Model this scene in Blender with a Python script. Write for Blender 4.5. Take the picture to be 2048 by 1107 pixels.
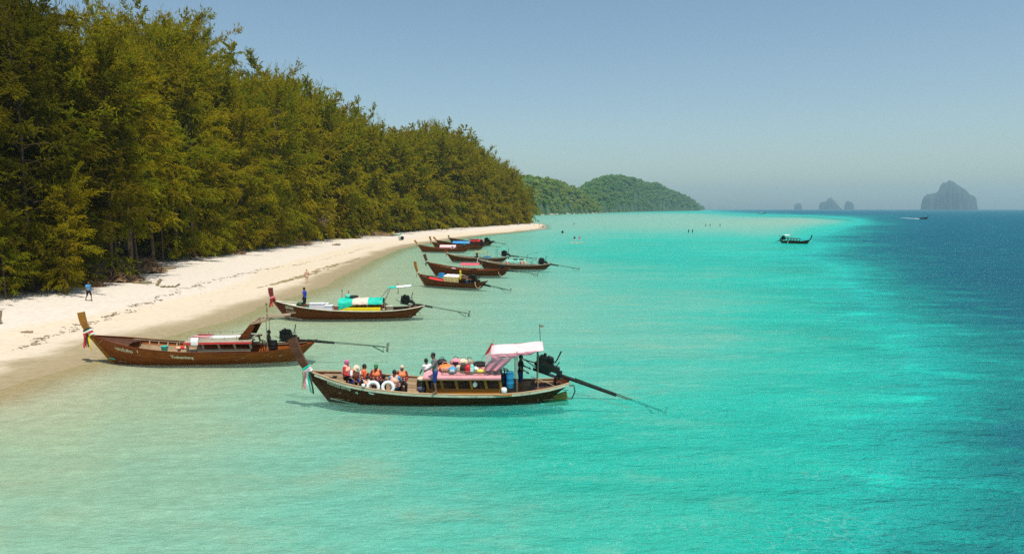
import bpy, bmesh, math, random
import numpy as np
from mathutils import Vector, Matrix

for o in list(bpy.data.objects):
    bpy.data.objects.remove(o)
S = bpy.context.scene
COL = S.collection
R = math.radians

# ------------------------------------------------------------------ camera
FPX, PW, PH, CAMH, HZ = 1400.0, 2048.0, 1107.0, 8.5, 417.5
PITCH = math.atan((PH / 2 - HZ) / FPX)
cam = bpy.data.objects.new('camera', bpy.data.cameras.new('camera'))
COL.objects.link(cam)
cam.data.sensor_width = 36.0
cam.data.lens = FPX / PW * 36.0
cam.data.clip_start = 0.2
cam.data.clip_end = 30000
cam.location = (0, 0, CAMH)
cam.rotation_euler = (math.pi / 2 - PITCH, 0, 0)
S.camera = cam

# ------------------------------------------------------------------ sky, sun, exposure
SUN = Vector((0.16, -0.30, 1.0)).normalized()
w = bpy.data.worlds.new('World'); S.world = w; w.use_nodes = True
nt = w.node_tree
sky = nt.nodes.new('ShaderNodeTexSky'); sky.sky_type = 'NISHITA'
sky.sun_disc = False
sky.sun_elevation = math.asin(SUN.z)
sky.sun_rotation = math.atan2(SUN.x, SUN.y)
sky.air_density = 1.0; sky.dust_density = 1.3; sky.ozone_density = 0.7
bg = nt.nodes['Background']; bg.inputs['Strength'].default_value = 0.125
tn_ = nt.nodes.new('ShaderNodeMix'); tn_.data_type = 'RGBA'; tn_.blend_type = 'MULTIPLY'; tn_.inputs[0].default_value = 1.0
tn_.inputs[7].default_value = (0.94, 1.0, 0.95, 1.0)   # the slightly green cast of this air
nt.links.new(sky.outputs[0], tn_.inputs[6]); nt.links.new(tn_.outputs[2], bg.inputs['Color'])
sl = bpy.data.lights.new('sun', 'SUN'); sl.energy = 4.7; sl.angle = R(0.5); sl.color = (1.0, 0.95, 0.86)
so = bpy.data.objects.new('sun', sl); COL.objects.link(so)
so.rotation_euler = SUN.to_track_quat('Z', 'Y').to_euler()
so.location = (0, 0, 200)
S.view_settings.view_transform = 'Standard'; S.view_settings.look = 'None'
S.view_settings.exposure = 0.06; S.view_settings.gamma = 1.0
S.view_settings.use_curve_mapping = False
S.cycles.use_denoising = False
S.cycles.max_bounces = 8
S.cycles.diffuse_bounces = 3
S.cycles.transparent_max_bounces = 16
S.cycles.volume_bounces = 0
S.cycles.sample_clamp_direct = 2.5
S.cycles.sample_clamp_indirect = 2.5
S.cycles.caustics_reflective = False
S.cycles.caustics_refractive = False

# ------------------------------------------------------------------ helpers
_cp, _sp = math.cos(PITCH), math.sin(PITCH)
def ray(px, py):
    dx, dy = (px - PW / 2) / FPX, (PH / 2 - py) / FPX
    return Vector((dx, _cp + dy * _sp, -_sp + dy * _cp))
def ground(px, py, z=0.0):
    """the place on the level z seen at this spot of the photograph"""
    d = ray(px, py); t = (z - CAMH) / d.z
    return Vector((d.x * t, d.y * t, z))
def link(name, me, parent=None):
    o = bpy.data.objects.new(name, me); COL.objects.link(o)
    if parent: o.parent = parent
    return o
def tag(o, label=None, cat=None, group=None, kind=None):
    if label: o['label'] = label
    if cat: o['category'] = cat
    if group: o['group'] = group
    if kind: o['kind'] = kind
    return o
def empty(name, loc, rz=0.0, label=None, cat=None, group=None):
    o = link(name, None); o.location = loc; o.rotation_euler = (0, 0, rz); o.empty_display_size = 0.3
    return tag(o, label, cat, group)
def mesh_np(name, v, f, mat=None, smooth=False):
    """v (n,3); f (m,k) all faces with k corners"""
    me = bpy.data.meshes.new(name)
    v = np.asarray(v, np.float32); f = np.asarray(f, np.int32)
    k = f.shape[1]
    me.vertices.add(len(v)); me.vertices.foreach_set('co', v.ravel())
    me.loops.add(f.size); me.loops.foreach_set('vertex_index', f.ravel())
    me.polygons.add(len(f)); me.polygons.foreach_set('loop_start', np.arange(len(f), dtype=np.int32) * k)
    try: me.polygons.foreach_set('loop_total', np.full(len(f), k, np.int32))
    except Exception: pass
    if smooth: me.polygons.foreach_set('use_smooth', np.ones(len(f), bool))
    me.update(calc_edges=True); me.validate()
    if mat: me.materials.append(mat)
    return me
def attr(me, name, vals):
    a = me.attributes.new(name, 'FLOAT', 'POINT'); a.data.foreach_set('value', np.asarray(vals, np.float32))
def vnoise(x, y, seed=0):
    """smooth value noise on arrays"""
    x = np.asarray(x, float); y = np.asarray(y, float)
    xi = np.floor(x).astype(np.int64); yi = np.floor(y).astype(np.int64)
    fx = x - xi; fy = y - yi; fx = fx * fx * (3 - 2 * fx); fy = fy * fy * (3 - 2 * fy)
    def h(i, j):
        n = (i * 374761393 + j * 668265263 + seed * 982451653) & 0x7fffffff
        n = ((n ^ (n >> 13)) * 1274126177) & 0x7fffffff
        return ((n ^ (n >> 16)) & 0xffff) / 65535.0
    a = h(xi, yi) * (1 - fx) + h(xi + 1, yi) * fx
    b = h(xi, yi + 1) * (1 - fx) + h(xi + 1, yi + 1) * fx
    return (a * (1 - fy) + b * fy) * 2 - 1
def fbm(x, y, seed=0, oct=4):
    r = 0; a = 1.0; s = 0
    for k in range(oct):
        r = r + a * vnoise(x * 2 ** k, y * 2 ** k, seed + k * 17); s += a; a *= 0.5
    return r / s
def sstep(a, b, x):
    t = np.clip((x - a) / (b - a), 0, 1); return t * t * (3 - 2 * t)

class NT:
    """tiny node-tree writer"""
    def __init__(s, name):
        s.m = bpy.data.materials.new(name); s.m.use_nodes = True
        s.t = s.m.node_tree; s.t.nodes.clear()
        s.out = s.n('OutputMaterial')
    def n(s, kind, props=None, **ins):
        nd = s.t.nodes.new('ShaderNode' + kind)
        for k, v in (props or {}).items(): setattr(nd, k, v)
        for k, v in ins.items(): s.set(nd, k, v)
        return nd
    def set(s, nd, k, v):
        key = int(k[1:]) if k[0] == 'i' and k[1:].isdigit() else k.replace('_', ' ')
        sock = nd.inputs[key]
        if hasattr(v, 'is_output') or isinstance(v, bpy.types.NodeSocket): s.t.links.new(v, sock)
        elif isinstance(v, bpy.types.Node): s.t.links.new(v.outputs[0], sock)
        else:
            if isinstance(v, tuple) and len(v) == 3 and sock.type == 'RGBA': v = v + (1.0,)
            sock.default_value = v
    def math(s, op, a, b=0.0, clamp=False):
        nd = s.n('Math', {'operation': op, 'use_clamp': clamp}); s.set(nd, 'i0', a); s.set(nd, 'i1', b); return nd.outputs[0]
    def maprange(s, v, a, b, c=0.0, d=1.0, smooth=True):
        nd = s.n('MapRange', {'interpolation_type': 'SMOOTHSTEP' if smooth else 'LINEAR'}); nd.clamp = True if not smooth else nd.clamp
        for k, x in enumerate((v, a, b, c, d)): s.set(nd, 'i%d' % k, x)
        return nd.outputs[0]
    def mix(s, fac, a, b, blend='MIX'):
        nd = s.n('Mix', {'data_type': 'RGBA', 'blend_type': blend}); s.set(nd, 'i0', fac); s.set(nd, 'i6', a); s.set(nd, 'i7', b); return nd.outputs[2]
    def noise(s, vec, scale, detail=3.0, rough=0.55):
        nd = s.n('TexNoise', None, Scale=scale, Detail=detail, Roughness=rough)
        if vec is not None: s.set(nd, 'Vector', vec)
        return nd.outputs[0]
    def coord(s, which='Object', scale=(1, 1, 1), rot=(0, 0, 0)):
        c = s.n('TexCoord'); mp = s.n('Mapping'); s.set(mp, 'Vector', c.outputs[which])
        mp.inputs['Scale'].default_value = scale; mp.inputs['Rotation'].default_value = rot
        return mp.outputs[0]
    def pos(s, scale=(1, 1, 1), rot=(0, 0, 0)):
        g = s.n('NewGeometry'); mp = s.n('Mapping'); s.set(mp, 'Vector', g.outputs['Position'])
        mp.inputs['Scale'].default_value = scale; mp.inputs['Rotation'].default_value = rot
        return mp.outputs[0]
    def ramp(s, fac, stops, interp='LINEAR'):
        nd = s.n('ValToRGB'); s.set(nd, 'Fac', fac); r = nd.color_ramp; r.interpolation = interp
        while len(r.elements) < len(stops): r.elements.new(0.5)
        for e, (p, c) in zip(r.elements, stops): e.position = p; e.color = tuple(c) + (1.0,)
        return nd.outputs[0]
    def bump(s, h, strength=0.5, dist=0.1, normal=None):
        nd = s.n('Bump', None, Strength=strength, Distance=dist, Height=h)
        if normal is not None: s.set(nd, 'Normal', normal)
        return nd.outputs[0]
    def surf(s, sh): s.t.links.new(sh if isinstance(sh, bpy.types.NodeSocket) else sh.outputs[0], s.out.inputs['Surface']); return s.m
    def principled(s, **k): return s.n('BsdfPrincipled', None, **k)

_mats = {}
def paint(name, c, rough=0.6, var=0.18, scale=3.0, metal=0.0, bump=0.0, spec=0.4, dirt=0.0, dirtc=(0.12, 0.09, 0.06), stretch=(1, 1, 1)):
    """a plain procedural surface: base colour with worn, uneven variation"""
    if name in _mats: return _mats[name]
    t = NT(name)
    v = t.coord('Object', tuple(scale * x for x in stretch))
    nz = t.noise(v, 1.0, 4.0)
    dark = tuple(x * (1 - var) for x in c); lite = tuple(min(1, x * (1 + var)) for x in c)
    col = t.mix(t.maprange(nz, 0.3, 0.7), dark, lite)
    if dirt:
        n2 = t.noise(t.coord('Object', (scale * 2.3,) * 3), 1.0, 5.0, 0.65)
        col = t.mix(t.math('MULTIPLY', t.maprange(n2, 0.52, 0.68), dirt), col, dirtc)
    kw = dict(Base_Color=col, Roughness=rough, Metallic=metal)
    p = t.principled(**kw); p.inputs['Specular IOR Level'].default_value = spec
    if bump: t.set(p, 'Normal', t.bump(nz, bump, 0.02))
    _mats[name] = t.surf(p); return _mats[name]
def wood(name, c1, c2, c3=None, rough=0.55, spots=0.0, spotc=(0.55, 0.48, 0.38)):
    """planked timber: grain along the local x axis, weathered patches"""
    if name in _mats: return _mats[name]
    t = NT(name)
    g = t.noise(t.coord('Object', (1.2, 14, 14)), 1.0, 5.0, 0.6)
    col = t.mix(t.maprange(g, 0.32, 0.68), c1, c2)
    b = t.noise(t.coord('Object', (0.9, 2.5, 2.5)), 1.0, 4.0, 0.6)
    if c3: col = t.mix(t.maprange(b, 0.5, 0.72), col, c3)
    oi = t.n('ObjectInfo'); hv = t.n('HueSaturation')
    t.set(hv, 'Value', t.maprange(oi.outputs['Random'], 0, 1, 0.8, 1.15, False)); t.set(hv, 'Color', col); col = hv.outputs[0]
    if spots:
        sp = t.noise(t.coord('Object', (2.2, 4.5, 4.5)), 1.0, 6.0, 0.7)
        col = t.mix(t.math('MULTIPLY', t.maprange(sp, 0.62, 0.70), spots), col, spotc)
    p = t.principled(Base_Color=col, Roughness=rough); p.inputs['Specular IOR Level'].default_value = 0.12
    t.set(p, 'Normal', t.bump(g, 0.35, 0.01))
    _mats[name] = t.surf(p); return _mats[name]

# ------------------------------------------------------------------ the lie of the land
SH = [ground(*p) for p in ((0, 782), (90, 752), (170, 728), (320, 676), (455, 641), (520, 612), (590, 592), (650, 570), (700, 545), (745, 521), (800, 498), (850, 487), (950, 472.5), (1030, 464.5), (1092, 457.8))]
SY = np.array([-400, 0] + [p.y for p in SH] + [345, 400, 450, 520, 620, 760, 900, 9500.0])
SX = np.array([-34, -28] + [p.x for p in SH] + [17, 18, 2, -70, -240, -420, -900, -4000.0])
TR = [ground(px, py, 1.1) for px, py in ((0, 596), (150, 578), (230, 566), (285, 548), (300, 528), (450, 507), (600, 483), (750, 468), (850, 459.5), (950, 453), (1060, 446))]
TY = np.array([-400, 0, 40] + [p.y for p in TR] + [440, 500, 620, 9500.0])
TX = np.array([-62, -56, -50] + [p.x for p in TR] + [-14, -90, -260, -4100.0])
def shore_x(Y): return np.interp(Y, SY, SX)
def tree_x(Y): return np.interp(Y, TY, TX)

TONE = [(0, 800, 0), (0, 900, .15), (0, 1000, .20), (0, 1100, .24), (150, 770, .03), (200, 850, .15), (250, 950, .21), (300, 1080, .24),
 (400, 745, .09), (450, 820, .2), (500, 900, .25), (550, 1000, .29), (600, 1090, .33), (620, 700, .16), (700, 830, .29), (750, 900, .32),
 (800, 1000, .38), (850, 1090, .43), (900, 830, .37), (950, 920, .42), (1000, 1000, .46), (1100, 1090, .5), (1100, 850, .45), (1200, 930, .5),
 (1250, 1050, .51), (1300, 820, .46), (1400, 950, .52), (1450, 1080, .54), (1500, 850, .53), (1600, 950, .57), (1700, 1080, .62), (1700, 800, .6),
 (1800, 900, .67), (1950, 1000, .79), (2040, 1090, .86), (2040, 900, .88), (1900, 750, .77), (2040, 750, .86), (1850, 650, .76), (2040, 650, .92),  # right edge set deeper than the bay alone: lens vignette painted in
 (1750, 650, .66), (1700, 580, .66), (1800, 560, .84), (1950, 560, .95), (2040, 500, 1), (1600, 650, .54), (1500, 700, .5), (1600, 540, .56),
 (1680, 520, .68), (1750, 500, .88), (1650, 482, .72), (1580, 497, .55), (1500, 500, .47), (1400, 750, .44), (1300, 700, .40), (1200, 650, .34),
 (1100, 600, .27), (1000, 600, .24), (900, 650, .2), (1000, 700, .28), (1150, 760, .4), (800, 680, .19), (1400, 600, .43), (1300, 560, .4),
 (1200, 540, .36), (1450, 550, .48), (1100, 520, .35), (1000, 540, .22), (900, 560, .15), (850, 600, .15), (700, 600, .07), (650, 650, .12),
 (1150, 490, .43), (1250, 485, .46), (1350, 478, .46), (1450, 478, .48), (1550, 478, .5), (1100, 500, .38), (1130, 455, .27), (1200, 450, .27),
 (1300, 452, .27), (1400, 452, .27), (1500, 452, .27), (1600, 448, .27), (1670, 442, .29), (1750, 440, .9), (1720, 455, .84), (1665, 466, .7),
 (1560, 467, .36), (1100, 435, .27), (1200, 430, .26), (1300, 430, .25), (1400, 428, .28), (1450, 424, .78), (1500, 426, .82), (1600, 428, .88),
 (1700, 428, .95), (1800, 425, 1), (2040, 425, 1), (2040, 440, 1), (1900, 470, 1), (1500, 420, .95), (1400, 421, .7), (1250, 427, .33), (1850, 500, .96),
 (1480, 437, .27), (1600, 437, .24), (1650, 434, .6), (1350, 438, .27), (-400, 900, .1), (-500, 1100, .2), (2500, 1100, 1), (2500, 600, 1), (2400, 425, 1),
 (300, 1500, .3), (1000, 1600, .5), (1800, 1600, .86), (1000, 3000, .5), (-800, 3000, .3), (3000, 3000, .9), (700, 433, .35), (700, 421, .4)]
def _ctl(px, py): return np.stack([np.asarray(px, float) * 0.55, 190 * np.log(np.maximum(np.asarray(py, float) - 417.5, 0.5) + 6)], -1)
_cp_ = _ctl([t[0] for t in TONE], [t[1] for t in TONE])
_A = np.linalg.norm(_cp_[:, None] - _cp_[None], axis=-1)
_wt = np.linalg.solve(_A + np.eye(len(_A)) * -1.5, np.array([t[2] for t in TONE]) - 0.45)
def tone(X, Y):
    """how deep and blue the water is at a place: a chart of the bay, right edge also darkened for lens vignette"""
    Ys = np.maximum(Y, 6.0)
    q = _ctl(1024 + FPX * X / (Ys * 1.0), 417.5 + CAMH * FPX / Ys)
    out = np.zeros(q.shape[:-1])
    for c, k in zip(_cp_, _wt): out += k * np.sqrt(((q - c) ** 2).sum(-1))
    o = out + 0.45
    w_ = sstep(.25, .55, o) * (1 - .7 * sstep(.88, 1, o))
    o = o + w_ * (.10 * fbm(X * .05, Y * .11, 41) +   .06 * fbm(X * .012 + 7, Y * .02, 43))
    return np.clip(o, 0, 1)
def land(X, Y):
    """returns height, tone, distance behind the tree line"""
    X = np.asarray(X, float); Y = np.asarray(Y, float)
    xs = shore_x(Y) + 0.5 * fbm(Y * 0.13, Y * 0 + 3, 5, 3) + 0.18 * fbm(Y * 0.9, X * 0.2, 9, 2); xt = tree_x(Y)
    s = xs - X; wd = np.maximum(xs - xt, 6)
    f = np.clip(s / wd, 0, 1)
    z = 1.1 * (0.55 * f + 0.45 * sstep(0.15, 0.95, f)) + 0.06 * sstep(0.40, 0.46, f + 0.04 * fbm(X * .1, Y * .1, 2))
    b = s - wd
    z = z + sstep(0, 3.5, b) * (0.55 + 0.25 * fbm(X * 0.15, Y * 0.15, 4)) + 0.012 * np.clip(b, 0, 250)
    z = z + np.where(s > 0, 1, 0) * np.clip(s / 6, 0, 1) * (0.05 * fbm(X * 0.45, Y * 0.45, 21) + 0.02 * fbm(X * 2.2, Y * 2.2, 8, 2))
    tn = tone(X, Y)
    d = np.interp(tn, [0, .1, .2, .35, .5, .65, .8, 1], [.08, .20, .32, .48, .75, 1.5, 3, 5])
    dep = np.minimum(d, 0.04 * np.maximum(-s, 0) + 0.0)
    z = np.where(s > 0, z, -dep - 0.004 * np.minimum(-s, 1))
    return z, tn, b
def gz(x, y): return float(land(np.array([x]), np.array([y]))[0][0])

def sheet(y0, y1, ny, umax, nu, clampx):
    yy = np.concatenate([np.linspace(-120, 8, 14)[:-1], np.exp(np.linspace(math.log(y0), math.log(y1), ny))])
    uu = np.sign(np.linspace(-1, 1, nu)) * np.abs(np.linspace(-1, 1, nu)) ** 1.0 * umax
    Y, U = np.meshgrid(yy, uu, indexing='ij')
    X = U * (np.maximum(Y, -119) * 1.0 + 34 + np.where(Y < 0, -Y * 1.4, 0))
    X = np.clip(X, -clampx, clampx)
    n, m = X.shape
    idx = np.arange(n * m).reshape(n, m)
    f = np.stack([idx[:-1, :-1], idx[:-1, 1:], idx[1:, 1:], idx[1:, :-1]], -1).reshape(-1, 4)
    return X.ravel(), Y.ravel(), f

# beach, forest floor and sea bed: one sheet
def sand_mat():
    t = NT('sand')
    z = t.n('SeparateXYZ'); t.set(z, 'Vector', t.n('NewGeometry').outputs['Position'])
    hz = z.outputs['Z']
    n1 = t.noise(t.pos((0.10, 0.06, 0.1)), 1.0, 5.0, 0.6)
    n2 = t.noise(t.pos((2.2, 2.2, 2.2)), 1.0, 6.0, 0.65)
    n3 = t.noise(t.pos((14, 14, 14)), 1.0, 3.0, 0.6)
    dry = t.mix(t.maprange(n2, 0.3, 0.7), (0.54, 0.475, 0.395), (0.62, 0.555, 0.47))
    damp = t.mix(t.maprange(n2, 0.3, 0.7), (0.54, 0.45, 0.33), (0.61, 0.52, 0.39))
    wet = t.mix(t.maprange(n2, 0.3, 0.7), (0.33, 0.26, 0.155), (0.40, 0.32, 0.195))
    h1 = t.math('ADD', hz, t.math('MULTIPLY', t.math('SUBTRACT', n1, 0.5), 0.16))
    col = t.mix(t.maprange(h1, 0.05, 0.12), wet, damp)
    col = t.mix(t.maprange(h1, 0.38, 0.56), col, dry)
    bed = t.mix(t.maprange(n2, 0.3, 0.7), (0.43, 0.42, 0.32), (0.53, 0.52, 0.41))
    col = t.mix(t.maprange(hz, -0.02, -0.15), col, bed)
    # scattered dark crumbs of weed and bark on the dry sand
    sp = t.noise(t.pos((3.5, 1.6, 1)), 1.0, 8.0, 0.75)
    col = t.mix(t.math('MULTIPLY', t.maprange(sp, 0.69, 0.75), t.maprange(hz, 0.25, 0.5)), col, (0.22, 0.17, 0.11))
    at = t.n('Attribute', {'attribute_name': 'inland'})
    litter = t.mix(t.maprange(n2, 0.35, 0.65), (0.10, 0.065, 0.035), (0.24, 0.17, 0.10))
    litter = t.mix(t.maprange(n3, 0.5, 0.75), litter, (0.33, 0.26, 0.17))
    fi = t.math('ADD', at.outputs['Fac'], t.math('MULTIPLY', t.math('SUBTRACT', n2, 0.5), 5.0))
    col = t.mix(t.maprange(fi, -0.8, 1.8), col, litter)
    p = t.principled(Base_Color=col, Roughness=t.maprange(hz, 0.0, 0.2, 0.32, 0.95))
    p.inputs['Specular IOR Level'].default_value = 0.25
    hb = t.math('ADD', t.math('MULTIPLY', n2, 0.6), t.math('MULTIPLY', n3, 0.25))
    t.set(p, 'Normal', t.bump(hb, 0.3, 0.04))
    return t.surf(p)
X, Y, f = sheet(8, 9000, 420, 1.25, 420, 9300)
Z, TN, INL = land(X, Y)
me = mesh_np('beach', np.stack([X, Y, Z], -1), f, sand_mat(), True)
attr(me, 'inland', INL)
tag(link('beach', me), 'white sand beach sloping down from the trees into the clear bay', kind='structure')

def sea_mat():
    t = NT('sea_water')
    tn = t.n('Attribute', {'attribute_name': 'tone'}).outputs['Fac']
    dp = t.n('Attribute', {'attribute_name': 'depth'}).outputs['Fac']
    pn = t.noise(t.pos((0.11, 0.20, 1), (0, 0, R(-12))), 1.0, 5.0, 0.62)
    pat = t.math('MULTIPLY', t.math('SUBTRACT', pn, 0.5), 0.20)
    big = t.noise(t.pos((0.006, 0.012, 1)), 1.0, 4.0, 0.6)
    pat2 = t.math('MULTIPLY', t.math('SUBTRACT', big, 0.5), 0.10)
    pch = t.noise(t.pos((0.22, 0.42, 1), (0, 0, R(20))), 1.0, 6.0, 0.68)
    pat = t.math('SUBTRACT', pat, t.math('MULTIPLY', t.maprange(pch, 0.50, 0.66), 0.10))
    weed = t.noise(t.pos((0.03, 0.09, 1), (0, 0, R(-25))), 1.0, 6.0, 0.65)
    pat2 = t.math('ADD', pat2, t.math('MULTIPLY', t.maprange(weed, 0.56, 0.68), 0.09))
    keep = t.maprange(tn, 0.08, 0.38, 0.12, 1.0)
    k = t.math('ADD', tn, t.math('MULTIPLY', t.math('ADD', pat, pat2), keep), True)
    col = t.ramp(k, [(0.0, (.37, .41, .27)), (.12, (.31, .47, .32)), (.24, (.26, .57, .42)), (.36, (.13, .61, .46)), (.46, (.015, .61, .47)), (.54, (.0, .57, .45)),
                     (.66, (.0, .38, .33)), (.78, (.0, .23, .22)), (.90, (.0, .13, .17)), (1.0, (.0, .095, .15))])
    # wave relief: ripples, wavelets and a low swell
    r1 = t.noise(t.pos((2.9, 4.6, 1), (0, 0, R(16))), 1.0, 5.0, 0.65)
    r2 = t.noise(t.pos((0.62, 1.35, 1), (0, 0, R(-18))), 1.0, 5.0, 0.62)
    r3 = t.noise(t.pos((0.05, 0.2, 1), (0, 0, R(4))), 1.0, 3.0, 0.5)
    h = t.math('ADD', t.math('MULTIPLY', r1, 0.13), t.math('ADD', t.math('MULTIPLY', r2, 0.42), t.math('MULTIPLY', r3, 1.3)))
    deepk = t.maprange(tn, 0.05, 0.9, 1.0, 1.6)
    nrm = t.n('Bump', None, Distance=1.0, Height=h); t.set(nrm, 'Strength', deepk)
    N = nrm.outputs[0]
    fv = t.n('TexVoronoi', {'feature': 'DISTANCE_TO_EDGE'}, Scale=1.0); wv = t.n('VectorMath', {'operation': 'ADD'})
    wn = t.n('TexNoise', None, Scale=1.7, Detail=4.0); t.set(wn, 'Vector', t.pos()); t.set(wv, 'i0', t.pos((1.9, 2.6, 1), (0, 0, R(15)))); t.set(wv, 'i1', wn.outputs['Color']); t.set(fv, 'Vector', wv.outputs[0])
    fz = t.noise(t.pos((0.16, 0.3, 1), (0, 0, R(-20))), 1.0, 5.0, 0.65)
    caustic_net = t.math('MULTIPLY', t.maprange(fv.outputs['Distance'], 0.075, 0.0), t.maprange(fz, 0.44, 0.72))  # broken net of caustic lines and glints, painted pale into the water colour
    caustic_net = t.math('MULTIPLY', caustic_net, t.maprange(tn, 0.75, 0.5, 0.0, 0.26))
    col = t.mix(caustic_net, col, (.74, .80, .72))
    dif = t.n('BsdfDiffuse', None, Color=col); t.set(dif, 'Normal', N)
    tint = t.ramp(k, [(0.0, (.97, .97, .90)), (.12, (.86, .98, .88)), (.24, (.70, .98, .93)), (.36, (.50, .97, .95)), (.46, (.27, .95, .92)), (.54, (.1, .92, .88)), (.7, (.05, .75, .75)), (1.0, (.02, .4, .5))])
    tr = t.n('BsdfTransparent', None, Color=tint)
    opq = t.maprange(dp, 0.0, 1.6, 0.0, 1.0, False)
    opq = t.math('MAXIMUM', t.math('POWER', opq, 1.15), caustic_net)
    body = t.n('MixShader'); t.set(body, 'i0', opq); t.set(body, 'i1', tr); t.set(body, 'i2', dif)
    gl = t.n('BsdfGlossy', None, Color=(1, 1, 1), Roughness=0.17); t.set(gl, 'Normal', N)
    fr = t.n('Fresnel', None, IOR=1.33); t.set(fr, 'Normal', N)
    fac = t.math('MINIMUM', fr.outputs[0], t.maprange(tn, 0.5, 0.95, 0.24, 0.12))
    fac = t.math('MULTIPLY', fac, t.maprange(dp, 0.0, 0.10, 0.45, 1.0))
    top = t.n('MixShader'); t.set(top, 'i0', fac); t.set(top, 'i1', body); t.set(top, 'i2', gl)
    return t.surf(top)
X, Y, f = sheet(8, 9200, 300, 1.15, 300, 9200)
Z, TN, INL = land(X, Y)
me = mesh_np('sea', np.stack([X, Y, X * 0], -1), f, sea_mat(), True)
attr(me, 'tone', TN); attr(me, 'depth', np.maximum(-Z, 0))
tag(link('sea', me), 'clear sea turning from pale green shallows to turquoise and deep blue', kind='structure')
# ------------------------------------------------------------------ far hills, islands, haze
def foliage_mat(name, cols, transl=0.35, scale=0.35):
    t = NT(name)
    oi = t.n('ObjectInfo'); n = t.noise(t.pos((scale,) * 3), 1.0, 4.0, 0.65)
    k = t.math('ADD', t.math('MULTIPLY', oi.outputs['Random'], 0.55), t.math('MULTIPLY', t.maprange(n, 0.3, 0.7), 0.45))
    m = len(cols) - 1
    col = t.ramp(k, [(i / m, c) for i, c in enumerate(cols)])
    d = t.n('BsdfDiffuse', None, Color=col)
    tr = t.n('BsdfTranslucent', None, Color=col)
    mx = t.n('MixShader'); t.set(mx, 'i0', transl); t.set(mx, 'i1', d); t.set(mx, 'i2', tr)
    return t.surf(mx)
HILLF = foliage_mat('hill_foliage', [(.05, .16, .035), (.10, .25, .045), (.15, .28, .05), (.23, .29, .07), (.10, .24, .05)], 0.35, 0.05)
HILLN = foliage_mat('headland_foliage', [(.06, .16, .022), (.12, .25, .03), (.19, .30, .04), (.28, .32, .06), (.12, .25, .03)], 0.35, 0.05)
HILLG = paint('hill_ground', (.05, .10, .025), 0.95, 0.6, 0.12)
SHORE = paint('shore_rock', (.42, .37, .29), 0.9, 0.35, 0.05)

def broad_crown(seed, n=260):
    """a lumpy broadleaf crown of unit radius made of leaf clumps"""
    g = np.random.default_rng(seed)
    nl = 9
    lc = g.normal(size=(nl, 3)); lc /= np.linalg.norm(lc, axis=1)[:, None]; lc *= g.uniform(.35, .62, (nl, 1)); lc[:, 2] = np.abs(lc[:, 2]) * .7
    lr = g.uniform(.3, .5, nl)
    k = g.integers(0, nl, n)
    d = g.normal(size=(n, 3)); d /= np.linalg.norm(d, axis=1)[:, None]; d[:, 2] = np.where(d[:, 2] < -.3, -d[:, 2], d[:, 2])
    c = lc[k] + d * lr[k][:, None] * g.uniform(.75, 1.05, (n, 1))
    nr = d + g.normal(size=(n, 3)) * .45; nr /= np.linalg.norm(nr, axis=1)[:, None]
    a = np.cross(nr, g.normal(size=(n, 3))); a /= np.linalg.norm(a, axis=1)[:, None]
    b = np.cross(nr, a)
    sz = g.uniform(.10, .2, (n, 1))
    v = np.stack([c + a * sz, c + b * sz * .8, c - a * sz, c - b * sz * .8], 1).reshape(-1, 3)
    f = np.arange(len(v)).reshape(-1, 4)
    return v, f
CROWNS = [broad_crown(s) for s in range(6)]
CROWN_ME = [mesh_np('crown', v, f, HILLF) for v, f in CROWNS]
CROWN_NEAR = [mesh_np('crown', v, f, HILLN) for v, f in CROWNS]
def trunk_np(h, r, seg=6):
    ang = np.arange(seg) / seg * 2 * math.pi
    v = []; 
    for z, rr in ((-0.4, 1.3), (0.15, 1.0), (0.6, .8), (1.0, .55)):
        v += [(math.cos(a) * r * rr, math.sin(a) * r * rr, z * h) for a in ang]
    f = [(i * seg + j, i * seg + (j + 1) % seg, (i + 1) * seg + (j + 1) % seg, (i + 1) * seg + j) for i in range(3) for j in range(seg)]
    return v, f
BARK = wood('bark', (.055, .036, .022), (.12, .08, .05), (.16, .12, .08), 0.9)
HTRUNK = mesh_np('trunk', *trunk_np(1.0, .05), BARK)

def hill(name, crest, D0, Dr, back, label):
    """crest: (px, py) skyline; the foot lies at D0(px), the ridge at Dr(px)"""
    pxs = np.linspace(crest[0][0], crest[-1][0], 130)
    top = np.interp(pxs, [c[0] for c in crest], [c[1] for c in crest])
    vs = np.linspace(0, 1, 34)
    P, V = np.meshgrid(pxs, vs, indexing='ij')
    d0 = D0(P); dr = Dr(P)
    Hr = np.maximum(CAMH - (np.interp(P, pxs, top) - HZ) / FPX * dr - 9.5, -2)
    v2 = np.where(V < .6, V / .6, 1.0); v3 = np.where(V > .6, (V - .6) / .4, 0)
    D = d0 * .985 + (dr - d0 * .985) * v2 + back * v3
    Xh = (P - 1024) / FPX * D
    nz = fbm(Xh * .011, D * .011, 31, 4)
    Zh = Hr * (np.sin(v2 * math.pi / 2) ** .85) * (1 - v3 ** 1.5) + nz * 6 * np.sin(np.clip(v2, 0, 1) * math.pi) - 1.5 * (V == 0)
    n, m = P.shape; idx = np.arange(n * m).reshape(n, m)
    f = np.stack([idx[:-1, :-1], idx[1:, :-1], idx[1:, 1:], idx[:-1, 1:]], -1).reshape(-1, 4)
    vtx = np.stack([Xh, D, Zh], -1)
    tag(link(name, mesh_np(name, vtx.reshape(-1, 3), f, HILLG, True)), label, kind='structure')
    return vtx
g_ = np.random.default_rng(5)
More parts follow.
